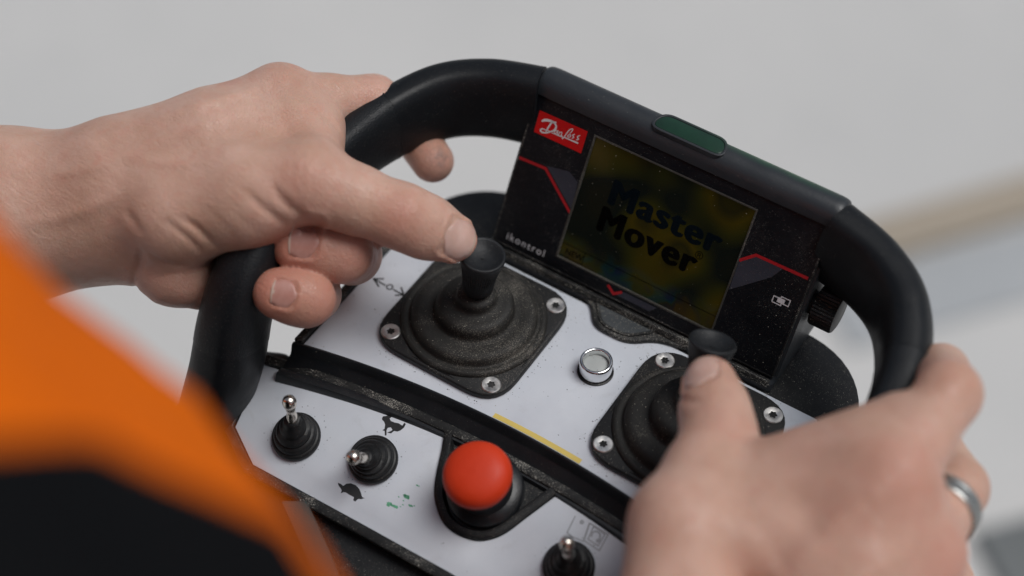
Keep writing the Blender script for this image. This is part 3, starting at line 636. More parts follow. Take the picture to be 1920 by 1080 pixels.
# ================================================================== hands: distance-field modelling
CAMV = np.array((0.3314, -0.5467, 0.7689)); IMR = np.array((0.8422, 0.5388, 0.02)); IMU = np.array((-0.4252, 0.641, 0.639))   # handy directions for the backs of fingers: towards the onlooker, to his right, upwards
class Field:
    def __init__(s, lo, hi, h):
        s.lo = np.asarray(lo, float); s.h = h; s.n = np.ceil((np.asarray(hi)-s.lo)/h).astype(int)+1
        s.F = np.full(s.n, 40.0, np.float32); s.ax = [s.lo[i]+h*np.arange(s.n[i]) for i in range(3)]
    def box(s, lo, hi):
        a = np.clip(np.floor((np.asarray(lo)-s.lo)/s.h).astype(int), 0, s.n); b_ = np.clip(np.ceil((np.asarray(hi)-s.lo)/s.h).astype(int)+1, 0, s.n)
        sl = tuple(slice(a[i], b_[i]) for i in range(3))
        return sl, np.stack(np.meshgrid(*[s.ax[i][sl[i]].astype(np.float32) for i in range(3)], indexing='ij'), -1)
    def sample(s, P):
        q = (np.asarray(P, float)-s.lo)/s.h; i = np.clip(np.floor(q).astype(int), 0, s.n-2); f = q-i; r = 0
        for dx in (0, 1):
            for dy in (0, 1):
                for dz in (0, 1):
                    w = (f[..., 0] if dx else 1-f[..., 0])*(f[..., 1] if dy else 1-f[..., 1])*(f[..., 2] if dz else 1-f[..., 2]); r = r+w*s.F[i[..., 0]+dx, i[..., 1]+dy, i[..., 2]+dz]
        return r
def smin(a, b_, k):
    if k <= 0: return np.minimum(a, b_)
    h = np.maximum(k-np.abs(a-b_), 0)/k; return np.minimum(a, b_)-h*h*h*k/6.0
def cone(P, a, b_, ra, rb, fl=None):
    """distance to a tapered limb from a to b; fl = (direction, factor) squashes it along a direction"""
    a = np.asarray(a, np.float32); b_ = np.asarray(b_, np.float32); d = b_-a; q = P-a
    t = np.clip((q@d)/max(d@d, 1e-6), 0, 1); w = q-t[..., None]*d
    if fl is not None:
        n = np.asarray(unit(fl[0]), np.float32); w = w+(w@n)[..., None]*n*(fl[1]-1)
    return np.linalg.norm(w, axis=-1)-(ra+(rb-ra)*t)
def add_chain(fd, segs, k_in, k_out):
    """segs: list of (a, b, ra, rb, flatten); blended together with k_in, joined to what is there with k_out"""
    pts = np.array([s[0] for s in segs]+[s[1] for s in segs]); r = max(max(s[2], s[3]) for s in segs); mg = r+max(k_in, k_out)*1.2+3
    sl, P = fd.box(pts.min(0)-mg, pts.max(0)+mg); D = None
    for s in segs:
        d = cone(P, s[0], s[1], s[2], s[3], s[4] if len(s) > 4 else None); D = d if D is None else smin(D, d, k_in)
    fd.F[sl] = smin(fd.F[sl], D, k_out)
def lerp(a, b_, t): return tuple(np.asarray(a, float)*(1-t)+np.asarray(b_, float)*t)
def finger_segs(J, R, dorsal, flat_tip=1.16):
    """J joints from knuckle to tip centre, R radii at the joints; shafts are a little slimmer than joints"""
    S = []
    for i in range(len(J)-1):
        mid = lerp(J[i], J[i+1], 0.5); last = i == len(J)-2
        rm = (R[i]+R[i+1])/2*(0.955 if not last else 1.0)
        f = (dorsal, flat_tip if last else 1.05)
        S += [(J[i], mid, R[i], rm, (dorsal, 1.05)), (mid, J[i+1], rm, R[i+1], f)]
    return S
def groove(fd, pts, r, depth, tol=13):
    """press a soft crease along a line of surface points"""
    P3 = catmull(pts, 4); mg = tol+r*3
    sl, P = fd.box(P3.min(0)-mg, P3.max(0)+mg); D = None; cv = CAMV.astype(np.float32); n_ = len(P3)
    for i in range(n_-1):
        a = P3[i].astype(np.float32); d = (P3[i+1]-P3[i]).astype(np.float32); d = d-cv*(d@cv); q = P-a; w = q@cv; q = q-w[..., None]*cv
        t = np.clip((q@d)/max(d@d, 1e-6), 0, 1); e = np.exp(-(np.linalg.norm(q-t[..., None]*d, axis=-1)/r)**2)*np.clip((tol-np.abs(w))/4, 0, 1)*math.sin(math.pi*(0.12+0.76*(i+0.5)/(n_-1)))
        D = e if D is None else np.maximum(D, e)
    fd.F[sl] += depth*D
def bumpy(fd, c, r, amp):
    c = np.asarray(c, np.float32); sl, P = fd.box(c-r*2.6, c+r*2.6); fd.F[sl] -= amp*np.exp(-(np.linalg.norm(P-c, axis=-1)/r)**2)
def wrinkles(fd, c, axis, dorsal, length, width, amp, waves, seed=0, side=1):
    """fine folds across the back of a joint"""
    c = np.asarray(c, np.float32); a = unit(axis).astype(np.float32); n = np.asarray(dorsal, float); n = unit(n-a*(n@a)).astype(np.float32); s_ = np.cross(a, n)
    sl, P = fd.box(c-24, c+24); q = P-c; t = q@a; v = q@s_; w = q@n
    ph = t+0.9*np.sin(v*0.45+seed)+0.5*np.sin(v*1.1+seed*2)
    fd.F[sl] += amp*(0.5+0.5*np.cos(ph*2*math.pi*waves/length))**3*np.exp(-(t/(length*0.5))**2-(v/width)**2)*np.clip(w/4+0.3, 0, 1)
def nail_bed(fd, tip, axis, dorsal, r, wid, back, fwd):
    """sink the nail plate area and raise the fold of skin round it; returns the nail frame"""
    t = unit(axis); n = np.asarray(dorsal, float); n = unit(n-t*(n@t)); s_ = np.cross(t, n); c = np.asarray(tip, float)
    sl, P = fd.box(c-26, c+26); q = P-c.astype(np.float32)
    u = q@t.astype(np.float32); v = q@s_.astype(np.float32); w = q@n.astype(np.float32)
    mid = (fwd-back)/2; hl = (fwd+back)/2
    dx = np.abs(v)-(wid-2.2); dy = np.abs(u-mid)-(hl-2.2); sd = np.hypot(np.maximum(dx, 0), np.maximum(dy, 0))+np.minimum(np.maximum(dx, dy), 0)-2.2
    up = np.clip(w/(r*0.35), 0, 1)
    inside = 1/(1+np.exp(np.clip(sd/0.35, -30, 30)))
    fold = np.exp(-((sd-0.9)/0.8)**2)*np.clip((fwd-1.0-u)/2.5, 0, 1)
    fd.F[sl] += up*(0.75*inside-0.5*fold)
    return dict(c=c, t=t, n=n, s=s_, wid=wid, back=back, fwd=fwd, r=r)
def nail_mesh(fd, N, parent):
    nu, nv = 13, 17; V = []
    mid = (N['fwd']-N['back'])/2; hl = (N['fwd']+N['back'])/2
    for j in range(nv):
        y = -1+2*j/(nv-1)
        for i in range(nu):
            x = -1+2*i/(nu-1)
            px = x*math.sqrt(max(0, 1-0.42*y*y*abs(y))) if y > 0 else x*math.sqrt(max(0, 1-0.72*y*y*y*y)); 
            uu = mid+hl*(y*(1-(0.12 if y > 0 else 0.26)*x*x)); vv = N['wid']*px*0.97
            base = N['c']+N['t']*uu+N['s']*vv
            hs = np.linspace(-2, N['r']*1.9, 90); pts = base+hs[:, None]*N['n']; d = fd.sample(pts); k = np.where(d > 0)[0]
            h = hs[k[0]]-0.02 if len(k) else 0
            if len(k) and k[0] > 0: a = d[k[0]-1]; b_ = d[k[0]]; h = hs[k[0]-1]+(hs[1]-hs[0])*(-a)/(b_-a+1e-9)
            edge = max(abs(x), -y)
            V.append((uu, vv, h, edge, y))
    H = np.array([q[2] for q in V]).reshape(nv, nu)
    for _ in range(3):
        H2 = H.copy(); H2[1:-1, 1:-1] = (H[:-2, 1:-1]+H[2:, 1:-1]+H[1:-1, :-2]+H[1:-1, 2:]+2*H[1:-1, 1:-1])/6; H = H2
    top = []; 
    for q, h in zip(V, H.ravel()):
        lift = 0.55-0.55*max(0, (q[3]-0.8)/0.2)*(1 if q[4] < 0.85 else 0.3)
        top.append(N['c']+N['t']*q[0]+N['s']*q[1]+N['n']*(h+lift))
    top = np.array(top); bot = top-N['n']*0.7; n = nu*nv
    F = [(j*nu+i, j*nu+i+1, (j+1)*nu+i+1, (j+1)*nu+i) for j in range(nv-1) for i in range(nu-1)]
    ring = [i for i in range(nu)]+[j*nu+nu-1 for j in range(1, nv)]+[(nv-1)*nu+i for i in range(nu-2, -1, -1)]+[j*nu for j in range(nv-2, 0, -1)]
    m_ = len(ring); FS = [(ring[i], n+ring[i], n+ring[(i+1) % m_], ring[(i+1) % m_]) for i in range(m_)]
    FB = [tuple(n+x for x in f)[::-1] for f in F]
    o = mesh('fingernail', np.vstack([top, bot]), F+FS+FB, M['nail_dull'] if N['wid'] < 7 else M['nail'], parent, tuple(N['c']), auto=50)
    o.data.materials.append(M['nailtip'])
    cz = np.array([top[list(f)].mean(0) for f in F]); tt = (cz-N['c'])@N['t']
    for p in o.data.polygons:
        cc = np.array(p.center)*1000
        if cc@N['t'] > N['fwd']-0.9: p.material_index = 1
    return o
def surface_nets(fd):
    Fv = fd.F; S = Fv < 0; n = np.array(Fv.shape)
    c = np.zeros(n-1, np.uint8)
    for dx in (0, 1):
        for dy in (0, 1):
            for dz in (0, 1): c += S[dx:n[0]-1+dx, dy:n[1]-1+dy, dz:n[2]-1+dz]
    act = (c > 0) & (c < 8); ids = np.full(c.shape, -1, np.int64); I = np.argwhere(act); ids[act] = np.arange(len(I))
    acc = np.zeros((len(I), 3)); cnt = np.zeros(len(I))
    cor = [(x, y, z) for x in (0, 1) for y in (0, 1) for z in (0, 1)]
    for a in cor:
        for ax in range(3):
            if a[ax]: continue
            b_ = list(a); b_[ax] = 1
            fa = Fv[I[:, 0]+a[0], I[:, 1]+a[1], I[:, 2]+a[2]]; fb = Fv[I[:, 0]+b_[0], I[:, 1]+b_[1], I[:, 2]+b_[2]]
            k = (fa < 0) != (fb < 0); t = np.where(k, fa/(fa-fb+1e-12), 0)
            p = np.tile(np.array(a, float), (len(I), 1)); p[:, ax] += t; acc[k] += p[k]; cnt[k] += 1
    V = (I+acc/cnt[:, None])*fd.h+fd.lo; Q = []
    for ax in range(3):
        o1, o2 = [(1, 2), (2, 0), (0, 1)][ax]
        sa = [slice(None)]*3; sb = [slice(None)]*3; sa[ax] = slice(0, -1); sb[ax] = slice(1, None)
        E = np.argwhere(S[tuple(sa)] != S[tuple(sb)])
        E = E[(E[:, o1] > 0) & (E[:, o2] > 0) & (E[:, o1] < n[o1]-1) & (E[:, o2] < n[o2]-1)]
        inside = S[E[:, 0], E[:, 1], E[:, 2]]
        def g_(d1, d2):
            e = E.copy(); e[:, o1] -= d1; e[:, o2] -= d2; return ids[e[:, 0], e[:, 1], e[:, 2]]
        q = np.stack([g_(0, 0), g_(1, 0), g_(1, 1), g_(0, 1)], 1); q[~inside] = q[~inside][:, ::-1]; Q.append(q)
    Q = np.vstack(Q); return V, Q[(Q >= 0).all(1)]
def attr_spots(V, spots):
    a = np.zeros(len(V))
    for (c, r, w) in spots: a = np.maximum(a, w*np.exp(-((V-np.asarray(c))**2).sum(1)/r**2))
    return a

# ------------------------------------------------------------------ left hand
def left_hand():
    fd = Field((-330, -215, -25), (25, 85, 125), 0.9)
    wr = np.array((-134.03,-57.54,42.01)); el = np.array((-275.08,-150.05,13.62))
    imc = np.array((-94.85,4.91,69.53)); mmc = np.array((-111.58,4.19,47.61)); rmc = np.array((-98., -22, 34)); pmc = np.array((-97., -44, 20))
    tcm = np.array((-100.7,-54.14,56.08)); tmc = np.array((-57.69,-25.74,72.04)); tip_ = np.array((-23.78,-13.97,63.19)); tt = np.array((-6.56,-5.16,52.92))
    hn = unit(np.cross(imc-wr, pmc-imc)); hn = hn if hn@IMU > 0 else -hn            # back of the hand
    # forearm and wrist
    fa = lerp(wr, el, 0.25); fb = lerp(wr, el, 0.6)
    add_chain(fd, [(el, fb, 43, 40, (hn, 1.15)), (fb, fa, 40, 34.5, (hn, 1.06)), (fa, wr, 34.5, 29.5, (hn, 1.06))], 12, 0)
    # palm
    P = [(wr, imc, 25, 13.5), (wr, mmc, 25, 14), (wr, rmc, 24, 13.5), (wr, pmc, 22, 13), (imc, mmc, 13, 13), (mmc, rmc, 13, 13), (rmc, pmc, 13, 12.5)]
    add_chain(fd, P, 12, 14)
    # ball of the thumb, web towards the first finger
    add_chain(fd, [(lerp(wr, tcm, 0.35), tcm, 20, 20.5), (tcm, lerp(tcm, tmc, 0.55), 20.5, 19), (lerp(tcm, tmc, 0.55), tmc, 19, 14.8)], 10, 14)
    add_chain(fd, [(lerp(tcm, tmc, 0.55), lerp(wr, imc, 0.72), 13, 12.5), (lerp(tcm, tmc, 0.8), lerp(wr, imc, 0.88), 8.5, 9), (np.array((-61.6,-18.46,69.79)), np.array((-81.11,6.99,65.08)), 10, 10), (np.array((-61.68,-13.16,70.99)), np.array((-74.29,6.05,66.68)), 8, 7)], 10, 12)
    heel = np.array((-96.93,-63.53,32.17)); add_chain(fd, [(lerp(wr, heel, 0.4), heel, 17, 13.5), (heel, np.array((-87.65,-60.63,25.03)), 13.5, 8.5)], 8, 12)
    add_chain(fd, [(np.array((-128.79,-51.14,54.71)), np.array((-104.23,-25.73,64.79)), 24, 21), (np.array((-104.23,-25.73,64.79)), np.array((-82.56,-4.52,67.93)), 21, 14)], 8, 16)
    # thumb
    TD = CAMV+IMU*0.25
    add_chain(fd, [(tmc, lerp(tmc, tip_, 0.5), 14.6, 12.6, (TD, 1.02)), (lerp(tmc, tip_, 0.5), tip_, 12.6, 12.0, (TD, 1.05)), (tip_, lerp(tip_, tt, 0.5), 12.0, 11.6, (TD, 1.12)), (lerp(tip_, tt, 0.5), tt, 11.6, 9.6, (TD, 1.2))], 7, 9)
    # first finger, lying over the outside of the handle with its tip curled under
    ip = np.array((-71.75,34.75,57.38)); idp = np.array((-66.15,51.24,32.88)); it = np.array((-47.94,41.55,31.14))
    ID = unit(IMU*0.6-CAMV*0.6+IMR*0.4)
    add_chain(fd, [(imc, lerp(imc, ip, 0.5), 12.6, 10.8), (lerp(imc, ip, 0.5), ip, 10.8, 10.8), (ip, idp, 10.8, 9.8), (idp, it, 9.8, 8.9)], 5, 6)
    nails = []
    for J, R_, dors in (
        ([rmc, np.array((-50., -13, 23)), np.array((-42.11,-28.65,45.04)), np.array((-55.84,-38.31,49.29))], (12, 11.2, 11.4, 9.9), CAMV+IMU*0.22),
        ([pmc, np.array((-52., -36, 20)), np.array((-43.67,-49.86,37.14)), np.array((-52.69,-55.86,40.66))], (11, 10.0, 10.2, 9.3), CAMV+IMU*0.05),
        ([mmc, np.array((-60., 6, 22)), np.array((-45.52,-5.09,38.56)), np.array((-56.12,-16.06,43.13))], (12.5, 11.4, 10.5, 9.6), CAMV*0.6+IMU*0.9)):
        add_chain(fd, finger_segs(J, R_, dors), 6.5, 0.6)
        ax = unit(np.asarray(J[-1])-np.asarray(J[-2])); nails.append((J[-1], ax, dors, R_[-1]))
    # joints, folds and creases
    wrinkles(fd, tip_+CAMV*10, tt-tip_, TD, 13, 8, 0.34, 5, 1.0)
    wrinkles(fd, tmc+CAMV*12+IMU*3, tip_-tmc, TD, 16, 9, 0.3, 4, 2.0)
    for J, ax, dors, r in nails[:2]: wrinkles(fd, J-ax*19+unit(dors)*8, ax, dors, 10, 7, 0.3, 4, r)
    for pts, r, dp in (
        ([(-64.6,-35.68,74.45), (-58.64,-37.49,70.59), (-51.14,-35.82,65.95)], 1.8, 1.1), ([(-72.46,-42.53,72.97), (-64.65,-43.16,69.16), (-58.27,-40.61,63.01)], 1.8, 1.0),
        ([(-78.63,-47.03,69.82), (-71.5,-47.43,63.86), (-65.94,-45.1,57.92)], 1.6, 0.6), ([(-89.18,-59.48,62.92), (-83.17,-57.89,58.86), (-78.2,-55.7,50.47)], 1.5, 1.1),
        ([(-94.15,-63.57,62.15), (-87.71,-61.05,55.97), (-84.04,-58.8,48.18)], 1.4, 0.9), ([(-108.62,-68.49,62.29), (-101.32,-66.61,52.68), (-93.86,-63.71,46.32)], 1.9, 1.0),
        ([(-108.82,-79.31,20.87), (-105,-75.21,37.74), (-101.32,-66.61,52.68)], 1.6, 1.0), ([(-102.17,-69,51.34), (-97.11,-68.4,44.39), (-90.08,-62.86,40.09)], 1.5, 0.9),
        ([(-98.06,-71.12,35.06), (-92.83,-64.74,34.75), (-87.15,-55.76,33.48)], 1.3, 0.6), ([(-75.6,5.62,72.14), (-70.25,5.82,69.98), (-66.39,4.5,67.37)], 1.4, 0.7),
        ([(-83.14,-51.59,65.92), (-76.51,-51.24,60.71), (-72.92,-49,52.96)], 1.3, 0.6)):
        groove(fd, pts, r, dp)
    for pts, r, dp in (([(-143.4,-75.09,68.68), (-126.44,-60.56,71.71), (-114.58,-39.95,74.74), (-100.92,-21.42,75.53)], 2.4, -0.8), ([(-117.11,-52.75,73.24), (-99.41,-45.74,74.49), (-87.07,-29.03,75.86)], 2.0, -0.6), ([(-124.52,-31.9,71.75), (-110.82,-15.78,74.7), (-97.48,1.09,78.35)], 2.6, -0.9), ([(-143.7,-87.88,53.22), (-127.21,-77.62,59.91), (-112.04,-62.98,67.68)], 2.6, -0.7)):
        groove(fd, pts, r, dp, 22)
    NL = [nail_bed(fd, tt, tt-tip_, TD+IMR*0.05-IMU*0.18, 9.6, 7.9, 6.2, 7.6), nail_bed(fd, nails[0][0], nails[0][1], nails[0][2], 9.9, 6.4, 7.2, 4.0), nail_bed(fd, nails[1][0], nails[1][1], nails[1][2], 9.3, 5.4, 6.2, 3.2)]
    V, Q = surface_nets(fd)
    fl = [(tip_+CAMV*9, 10, 0.5), (tt-CAMV*2-IMU*9, 9, 0.5), (tt+IMR*9, 6, 0.45), (tmc+CAMV*12, 13, 0.28), (nails[0][0], 17, 0.95), (nails[1][0], 16, 0.95), (lerp(nails[0][0], rmc, 0.3), 14, 0.6), (np.array((-40.21,-27.81,44.82)), 15, 0.8), (np.array((-40.76,-48.37,36.95)), 14, 0.8), (np.array((-48.28,-13.52,41.55)), 20, 0.8), (it, 11, 0.55), (np.array((-71.05,30.44,61.81)), 9, 0.45), (heel, 20, 0.35), (np.array((-83.6,-64.86,25.48)), 14, 0.5), (imc+IMU*8, 14, 0.18), (np.array((-76.7,-12.57,77.89)), 8, 0.2), (np.array((-109.12,-7.14,80.12)), 5, 0.5)]  # redness of the curled fingers includes the shade under the palm
    gm = [(np.array((-41.48,39.63,38.7)), 6, 0.7), (np.array((-45.54,41.02,41.43)), 5, 0.6), (np.array((-29.88,-26.2,48.02)), 4, 0.35)]
    return fd, V, Q, NL, fl, gm
# ------------------------------------------------------------------ right hand
def right_hand():
    fd = Field((60, -215, -45), (265, 70, 135), 1.05)
    wr = np.array((185.16,-98.54,31.35)); el = np.array((254.99,-172.63,-61.83))
    imc = np.array((181.02,-24.28,67.72)); mmc = np.array((197.46,-33.1,49.17)); rmc = np.array((203.61,-43.01,21.26)); pmc = np.array((199.64,-53.41,-5.23))
    tcm = np.array((145.04,-102.95,45.51)); tmc = np.array((128.86,-68.85,53.32)); tip_ = np.array((120.4,-26.2,48.27)); tt = np.array((107.3,-9.48,50.2))
    hn = unit(np.cross(imc-wr, pmc-imc)); hn = hn if hn@CAMV > 0 else -hn
    add_chain(fd, [(el, lerp(wr, el, 0.4), 42, 38, (hn, 1.15)), (lerp(wr, el, 0.4), wr, 38, 27, (hn, 1.2))], 12, 0)
    add_chain(fd, [(wr, imc, 25, 15), (wr, mmc, 25, 15), (wr, rmc, 24, 14), (wr, pmc, 22, 13), (imc, mmc, 15, 14), (mmc, rmc, 14, 13), (rmc, pmc, 13, 12)], 14, 14)
    add_chain(fd, [(lerp(wr, tcm, 0.4), tcm, 20, 20), (tcm, tmc, 20, 17.5)], 10, 14)
    add_chain(fd, [(tmc, lerp(imc, wr, 0.35), 14, 15), (lerp(tmc, tip_, 0.35), lerp(imc, wr, 0.12), 10, 13), (np.array((138.03,-38.69,47.4)), np.array((168.81,-20.28,62.83)), 14, 15), (np.array((148.22,-32.13,52.88)), np.array((175.77,-2.9,66.98)), 10.5, 13)], 10, 12)
    TD = CAMV*0.9-IMR*0.55+IMU*0.2
    add_chain(fd, [(tmc, lerp(tmc, tip_, 0.55), 16.0, 13.2), (lerp(tmc, tip_, 0.55), tip_, 13.2, 12.6), (tip_, lerp(tip_, tt, 0.5), 12.6, 11.8, (TD, 1.08)), (lerp(tip_, tt, 0.5), tt, 11.8, 9.8, (TD, 1.15))], 8, 9)
    for J, R_ in (([imc, np.array((183.67,16.92,71.16)), np.array((175.91,37.54,54.06)), np.array((164.77,37.91,42.21))], (14, 11.3, 10, 9)),
                  ([mmc, np.array((198.59,10.61,32.94)), np.array((185.44,26.17,24.96)), np.array((174.26,22.36,20.57))], (13, 11, 10, 9)),
                  ([rmc, np.array((207.71,-0.58,-7.56)), np.array((192.46,10.94,-14.91)), np.array((179.71,6.46,-12.59))], (13, 10.6, 10, 9)),
                  ([pmc, np.array((203.9,-17.71,-33.7)), np.array((189.3,-7.32,-39.53)), np.array((176.8,-12.68,-31.45))], (12, 9.6, 9, 8))):
        add_chain(fd, finger_segs(J, R_, IMR), 6, 5)
    bumpy(fd, np.array((167.66,-28.28,68.04)), 17, 3.2); bumpy(fd, np.array((167.67,-40.25,67.32)), 18, 2.0)
    bumpy(fd, imc+CAMV*12, 10, 1.6); bumpy(fd, mmc+CAMV*11, 10, 1.6)
    for pts, r, dp in (([(167.63,-82.26,66.09), (173.26,-57.94,73.14), (180.13,-34.82,78.82)], 4.0, -1.3), ([(179.02,-78.05,64.17), (188.4,-59.16,65.75), (198.01,-41.5,66.37)], 4.0, -1.2), ([(157.6,-47.99,68.76), (171.85,-56.65,66.87), (180.04,-51.1,69.89)], 5.0, 0.7),
                       ([(128.43,-50.05,56.46), (144.21,-53.33,57.73), (164.84,-66.57,57.63)], 4.0, 0.8), ([(101.95,-25.51,56.71), (106.65,-25.61,57.22), (110.59,-23.09,57.31)], 1.3, 0.8), ([(184.25,-10.91,75.84), (190.23,-11.93,72.54), (193.75,-12.4,68.09)], 2.0, 0.9)):
        groove(fd, pts, r, dp, 22)
    wrinkles(fd, tip_+unit(TD)*11, tt-tip_, TD, 13, 8, 0.5, 5, 0.5)
    NL = [nail_bed(fd, tt, tt-tip_, TD, 9.8, 7.4, 5.8, 7.2)]
    V, Q = surface_nets(fd)
    fl = [(imc+CAMV*12+IMR*4+IMU*2, 18, 0.42), (mmc+CAMV*10+IMR*7, 17, 0.5), (np.array((176.47,-43.27,69.19)), 14, 0.25), (tt+IMU*4, 9, 0.3), (np.array((182.28,19.03,82.37)), 16, 0.25), (tip_+CAMV*10, 10, 0.25), (np.array((164.43,-32.27,63.99)), 14, 0.2)]
    return fd, V, Q, NL, fl, [], (mmc, np.array((198.59,10.61,32.94)))

PERSON = empty('person', (XC, -330, -1000), 'person in orange jacket holding the control unit with both bare hands', 'person')
lf_, LV, LQ, LN, Lfl, Lgm = left_hand(); rf_, RV, RQ, RN, Rfl, Rgm, RINGSEG = right_hand()
# upper arms and trunk under the jacket complete the body
def loft(st, n=32):
    """st: list of (centre, axis u, axis v) ellipses"""
    V = []; F = []
    for c, u, v in st:
        for i in range(n):
            t = 2*math.pi*i/n; V.append(np.asarray(c)+np.asarray(u)*math.cos(t)+np.asarray(v)*math.sin(t))
    for k in range(len(st)-1):
        for i in range(n): F.append((k*n+i, k*n+(i+1) % n, (k+1)*n+(i+1) % n, (k+1)*n+i))
    F += [tuple(range(n))[::-1], tuple(range((len(st)-1)*n, len(st)*n))]
    return np.array(V), F
def limb(pts, rad, n=20):
    P = catmull(pts, 6); r = np.interp(np.linspace(0, 1, len(P)), np.linspace(0, 1, len(rad)), rad); T = np.gradient(P, axis=0); st = []
    for p, t, q in zip(P, T, r):
        t = unit(t); u = unit(np.cross(t, (0.3, 0.2, 1.0))); v = np.cross(t, u); st.append((p, u*q, v*q))
    return loft(st, n)
LEL = np.array((-275.08,-150.05,13.62)); REL = np.array((254.99,-172.63,-61.83))
trunk = loft([((-5, -370, z), (a, 0, 0), (0, b_, 0)) for z, a, b_ in ((-60, 120, 60), (60, 130, 60), (200, 130, 70), (300, 115, 60), (340, 80, 40))], 32)
larm = limb([LEL, (-250, -285, 110), (-190, -340, 270), (-110, -350, 350)], [38, 46, 50, 52]); rarm = limb([REL, (300, -330, 110), (270, -360, 270), (180, -360, 350)], [38, 46, 50, 52])
BV, BF = join([(LV, LQ.tolist()), (RV, RQ.tolist()), trunk, larm, rarm])
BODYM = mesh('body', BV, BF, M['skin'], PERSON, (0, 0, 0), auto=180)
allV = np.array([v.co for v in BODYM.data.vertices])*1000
for nm, sp in (('flush_shade', Lfl+Rfl), ('grime', Lgm+Rgm)):
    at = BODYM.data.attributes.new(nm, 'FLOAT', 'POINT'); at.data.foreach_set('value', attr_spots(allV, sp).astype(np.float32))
for N in LN: nail_mesh(lf_, N, BODYM)
for N in RN: nail_mesh(rf_, N, BODYM)
# ring
a_, b_ = RINGSEG; ax = unit(b_-a_); rc = np.array(lerp(a_, b_, 0.62))
rg = mesh('finger_ring', *lathe(axisframe(rc, ax), [(12.0, -3.9), (13.0, -3.9), (13.5, -3.1), (13.6, -1.5), (13.3, -1.2), (13.3, 1.2), (13.6, 1.5), (13.5, 3.1), (13.0, 3.9), (12.0, 3.9), (11.8, 0), (12.0, -3.9)], 64), M['ring'], None, tuple(rc), auto=50)
tag(rg, 'plain grey metal ring worn on a finger of the right hand', 'ring')

# ------------------------------------------------------------------ clothing
def fnoise(p, s=1.0): return math.sin(p[0]*0.021*s+1.3*math.sin(p[2]*0.017*s))*math.cos(p[2]*0.026*s+0.8*math.sin(p[0]*0.019*s+p[1]*0.02))
def front_y(z): return np.interp(z, [-120, 0, 100, 160, 200, 230, 270, 330, 400, 440], [-290, -280, -252, -222, -206, -204, -222, -262, -312, -345])
def back_y(z): return np.interp(z, [-120, 0, 200, 330, 400, 440], [-470, -470, -485, -480, -455, -425])
def halfw(z): return np.interp(z, [-120, 0, 150, 300, 360, 400, 440], [175, 178, 186, 190, 178, 140, 80])
def torso_ring(z, grow=0.0, n=72, x0=3):
    L = []; yf = front_y(z)+grow; yb = back_y(z)-grow; cy = (yf+yb)/2; hy = (yf-yb)/2; hx = halfw(z)+grow
    for i in range(n):
        t = 2*math.pi*i/n; c, s = math.cos(t), math.sin(t); px = x0+hx*math.copysign(abs(c)**0.86, c); p = np.array((px, cy+hy*math.copysign(abs(s)**0.86, s), z-0.42*(px-60)))
        k = 5.0*fnoise(p)+4.5*fnoise(p*2.3+7)+2.4*fnoise(p*5.1+3); L.append(p+np.array((c, s, 0))*k)
    return L
def torso(z0, z1, grow, steps, close_top=False, close_bot=False):
    zs = np.linspace(z0, z1, steps); n = 72; V = []; F = []
    for z in zs: V += torso_ring(z, grow, n)
    for k in range(steps-1):
        for i in range(n): F.append((k*n+i, k*n+(i+1) % n, (k+1)*n+(i+1) % n, (k+1)*n+i))
    if close_top: F.append(tuple(range((steps-1)*n, steps*n)))
    if close_bot: F.append(tuple(range(n))[::-1])
    return np.array(V), F
JK = mesh('jacket', *torso(198, 445, 0, 60, close_top=True), M['orange'], PERSON, (36, -340, 100), auto=180)
mesh('bounce_blocking_hem', *torso(-100, 198.5, -0.3, 30, close_bot=True), M['navy'], JK, (36, -340, 50), auto=180)  # unseen dark lower jacket, added to keep orange bounce off the unit
# dark panel over the right side of the chest
V = []; F = []; lv = np.linspace(279, 446, 26); n = 40
for z in lv:
    xb = np.interp(z, [279, 287, 296, 310, 345, 446], [122, 106, 97, 91, 88, 84]); hx = halfw(z)+1.6; k = min(1, max(0.0, (xb-3)/hx)); tb = math.acos(k**(1/0.86))
    yf = front_y(z)+1.6; yb = back_y(z)-1.6; cy = (yf+yb)/2; hy = (yf-yb)/2
    for i in range(n):
        t = tb+(-0.62*math.pi-tb)*i/(n-1); c, q = math.cos(t), math.sin(t); px = 3+hx*math.copysign(abs(c)**0.86, c)
        p = np.array((px, cy+hy*math.copysign(abs(q)**0.86, q), z-0.42*(px-60))); V.append(p+np.array((c, q, 0))*(5.0*fnoise(p)+4.5*fnoise(p*2.3+7)+2.4*fnoise(p*5.1+3)))
for k in range(len(lv)-1):
    for i in range(n-1): F.append((k*n+i, k*n+i+1, (k+1)*n+i+1, (k+1)*n+i))
mesh('dark_panel', V, F, M['navy'], JK, (150, -300, 350), auto=180)
mesh('sleeve', *limb([lerp(LEL, np.array((-134.03,-57.54,42.01)), 0.32), LEL+np.array((-10, -10, 0)), (-255, -285, 120), (-195, -345, 280), (-120, -355, 345)], [46, 58, 62, 68, 70], 28), M['orange'], JK, (-220, -300, 150), auto=180)
mesh('sleeve', *limb([lerp(REL, np.array((185.16,-98.54,31.35)), 0.25), REL+np.array((10, -10, 0)), (305, -335, 120), (275, -365, 280), (195, -365, 345)], [46, 58, 62, 68, 70], 28), M['orange'], JK, (290, -330, 150), auto=180)
TR = mesh('trousers', *join([limb([(36+s*85, -335, -90), (36+s*98, -330, -350), (36+s*105, -330, -600), (36+s*110, -340, -930)], [100, 92, 76, 66], 28) for s in (-1, 1)]), M['trouser'], PERSON, (36, -335, -500), auto=180)
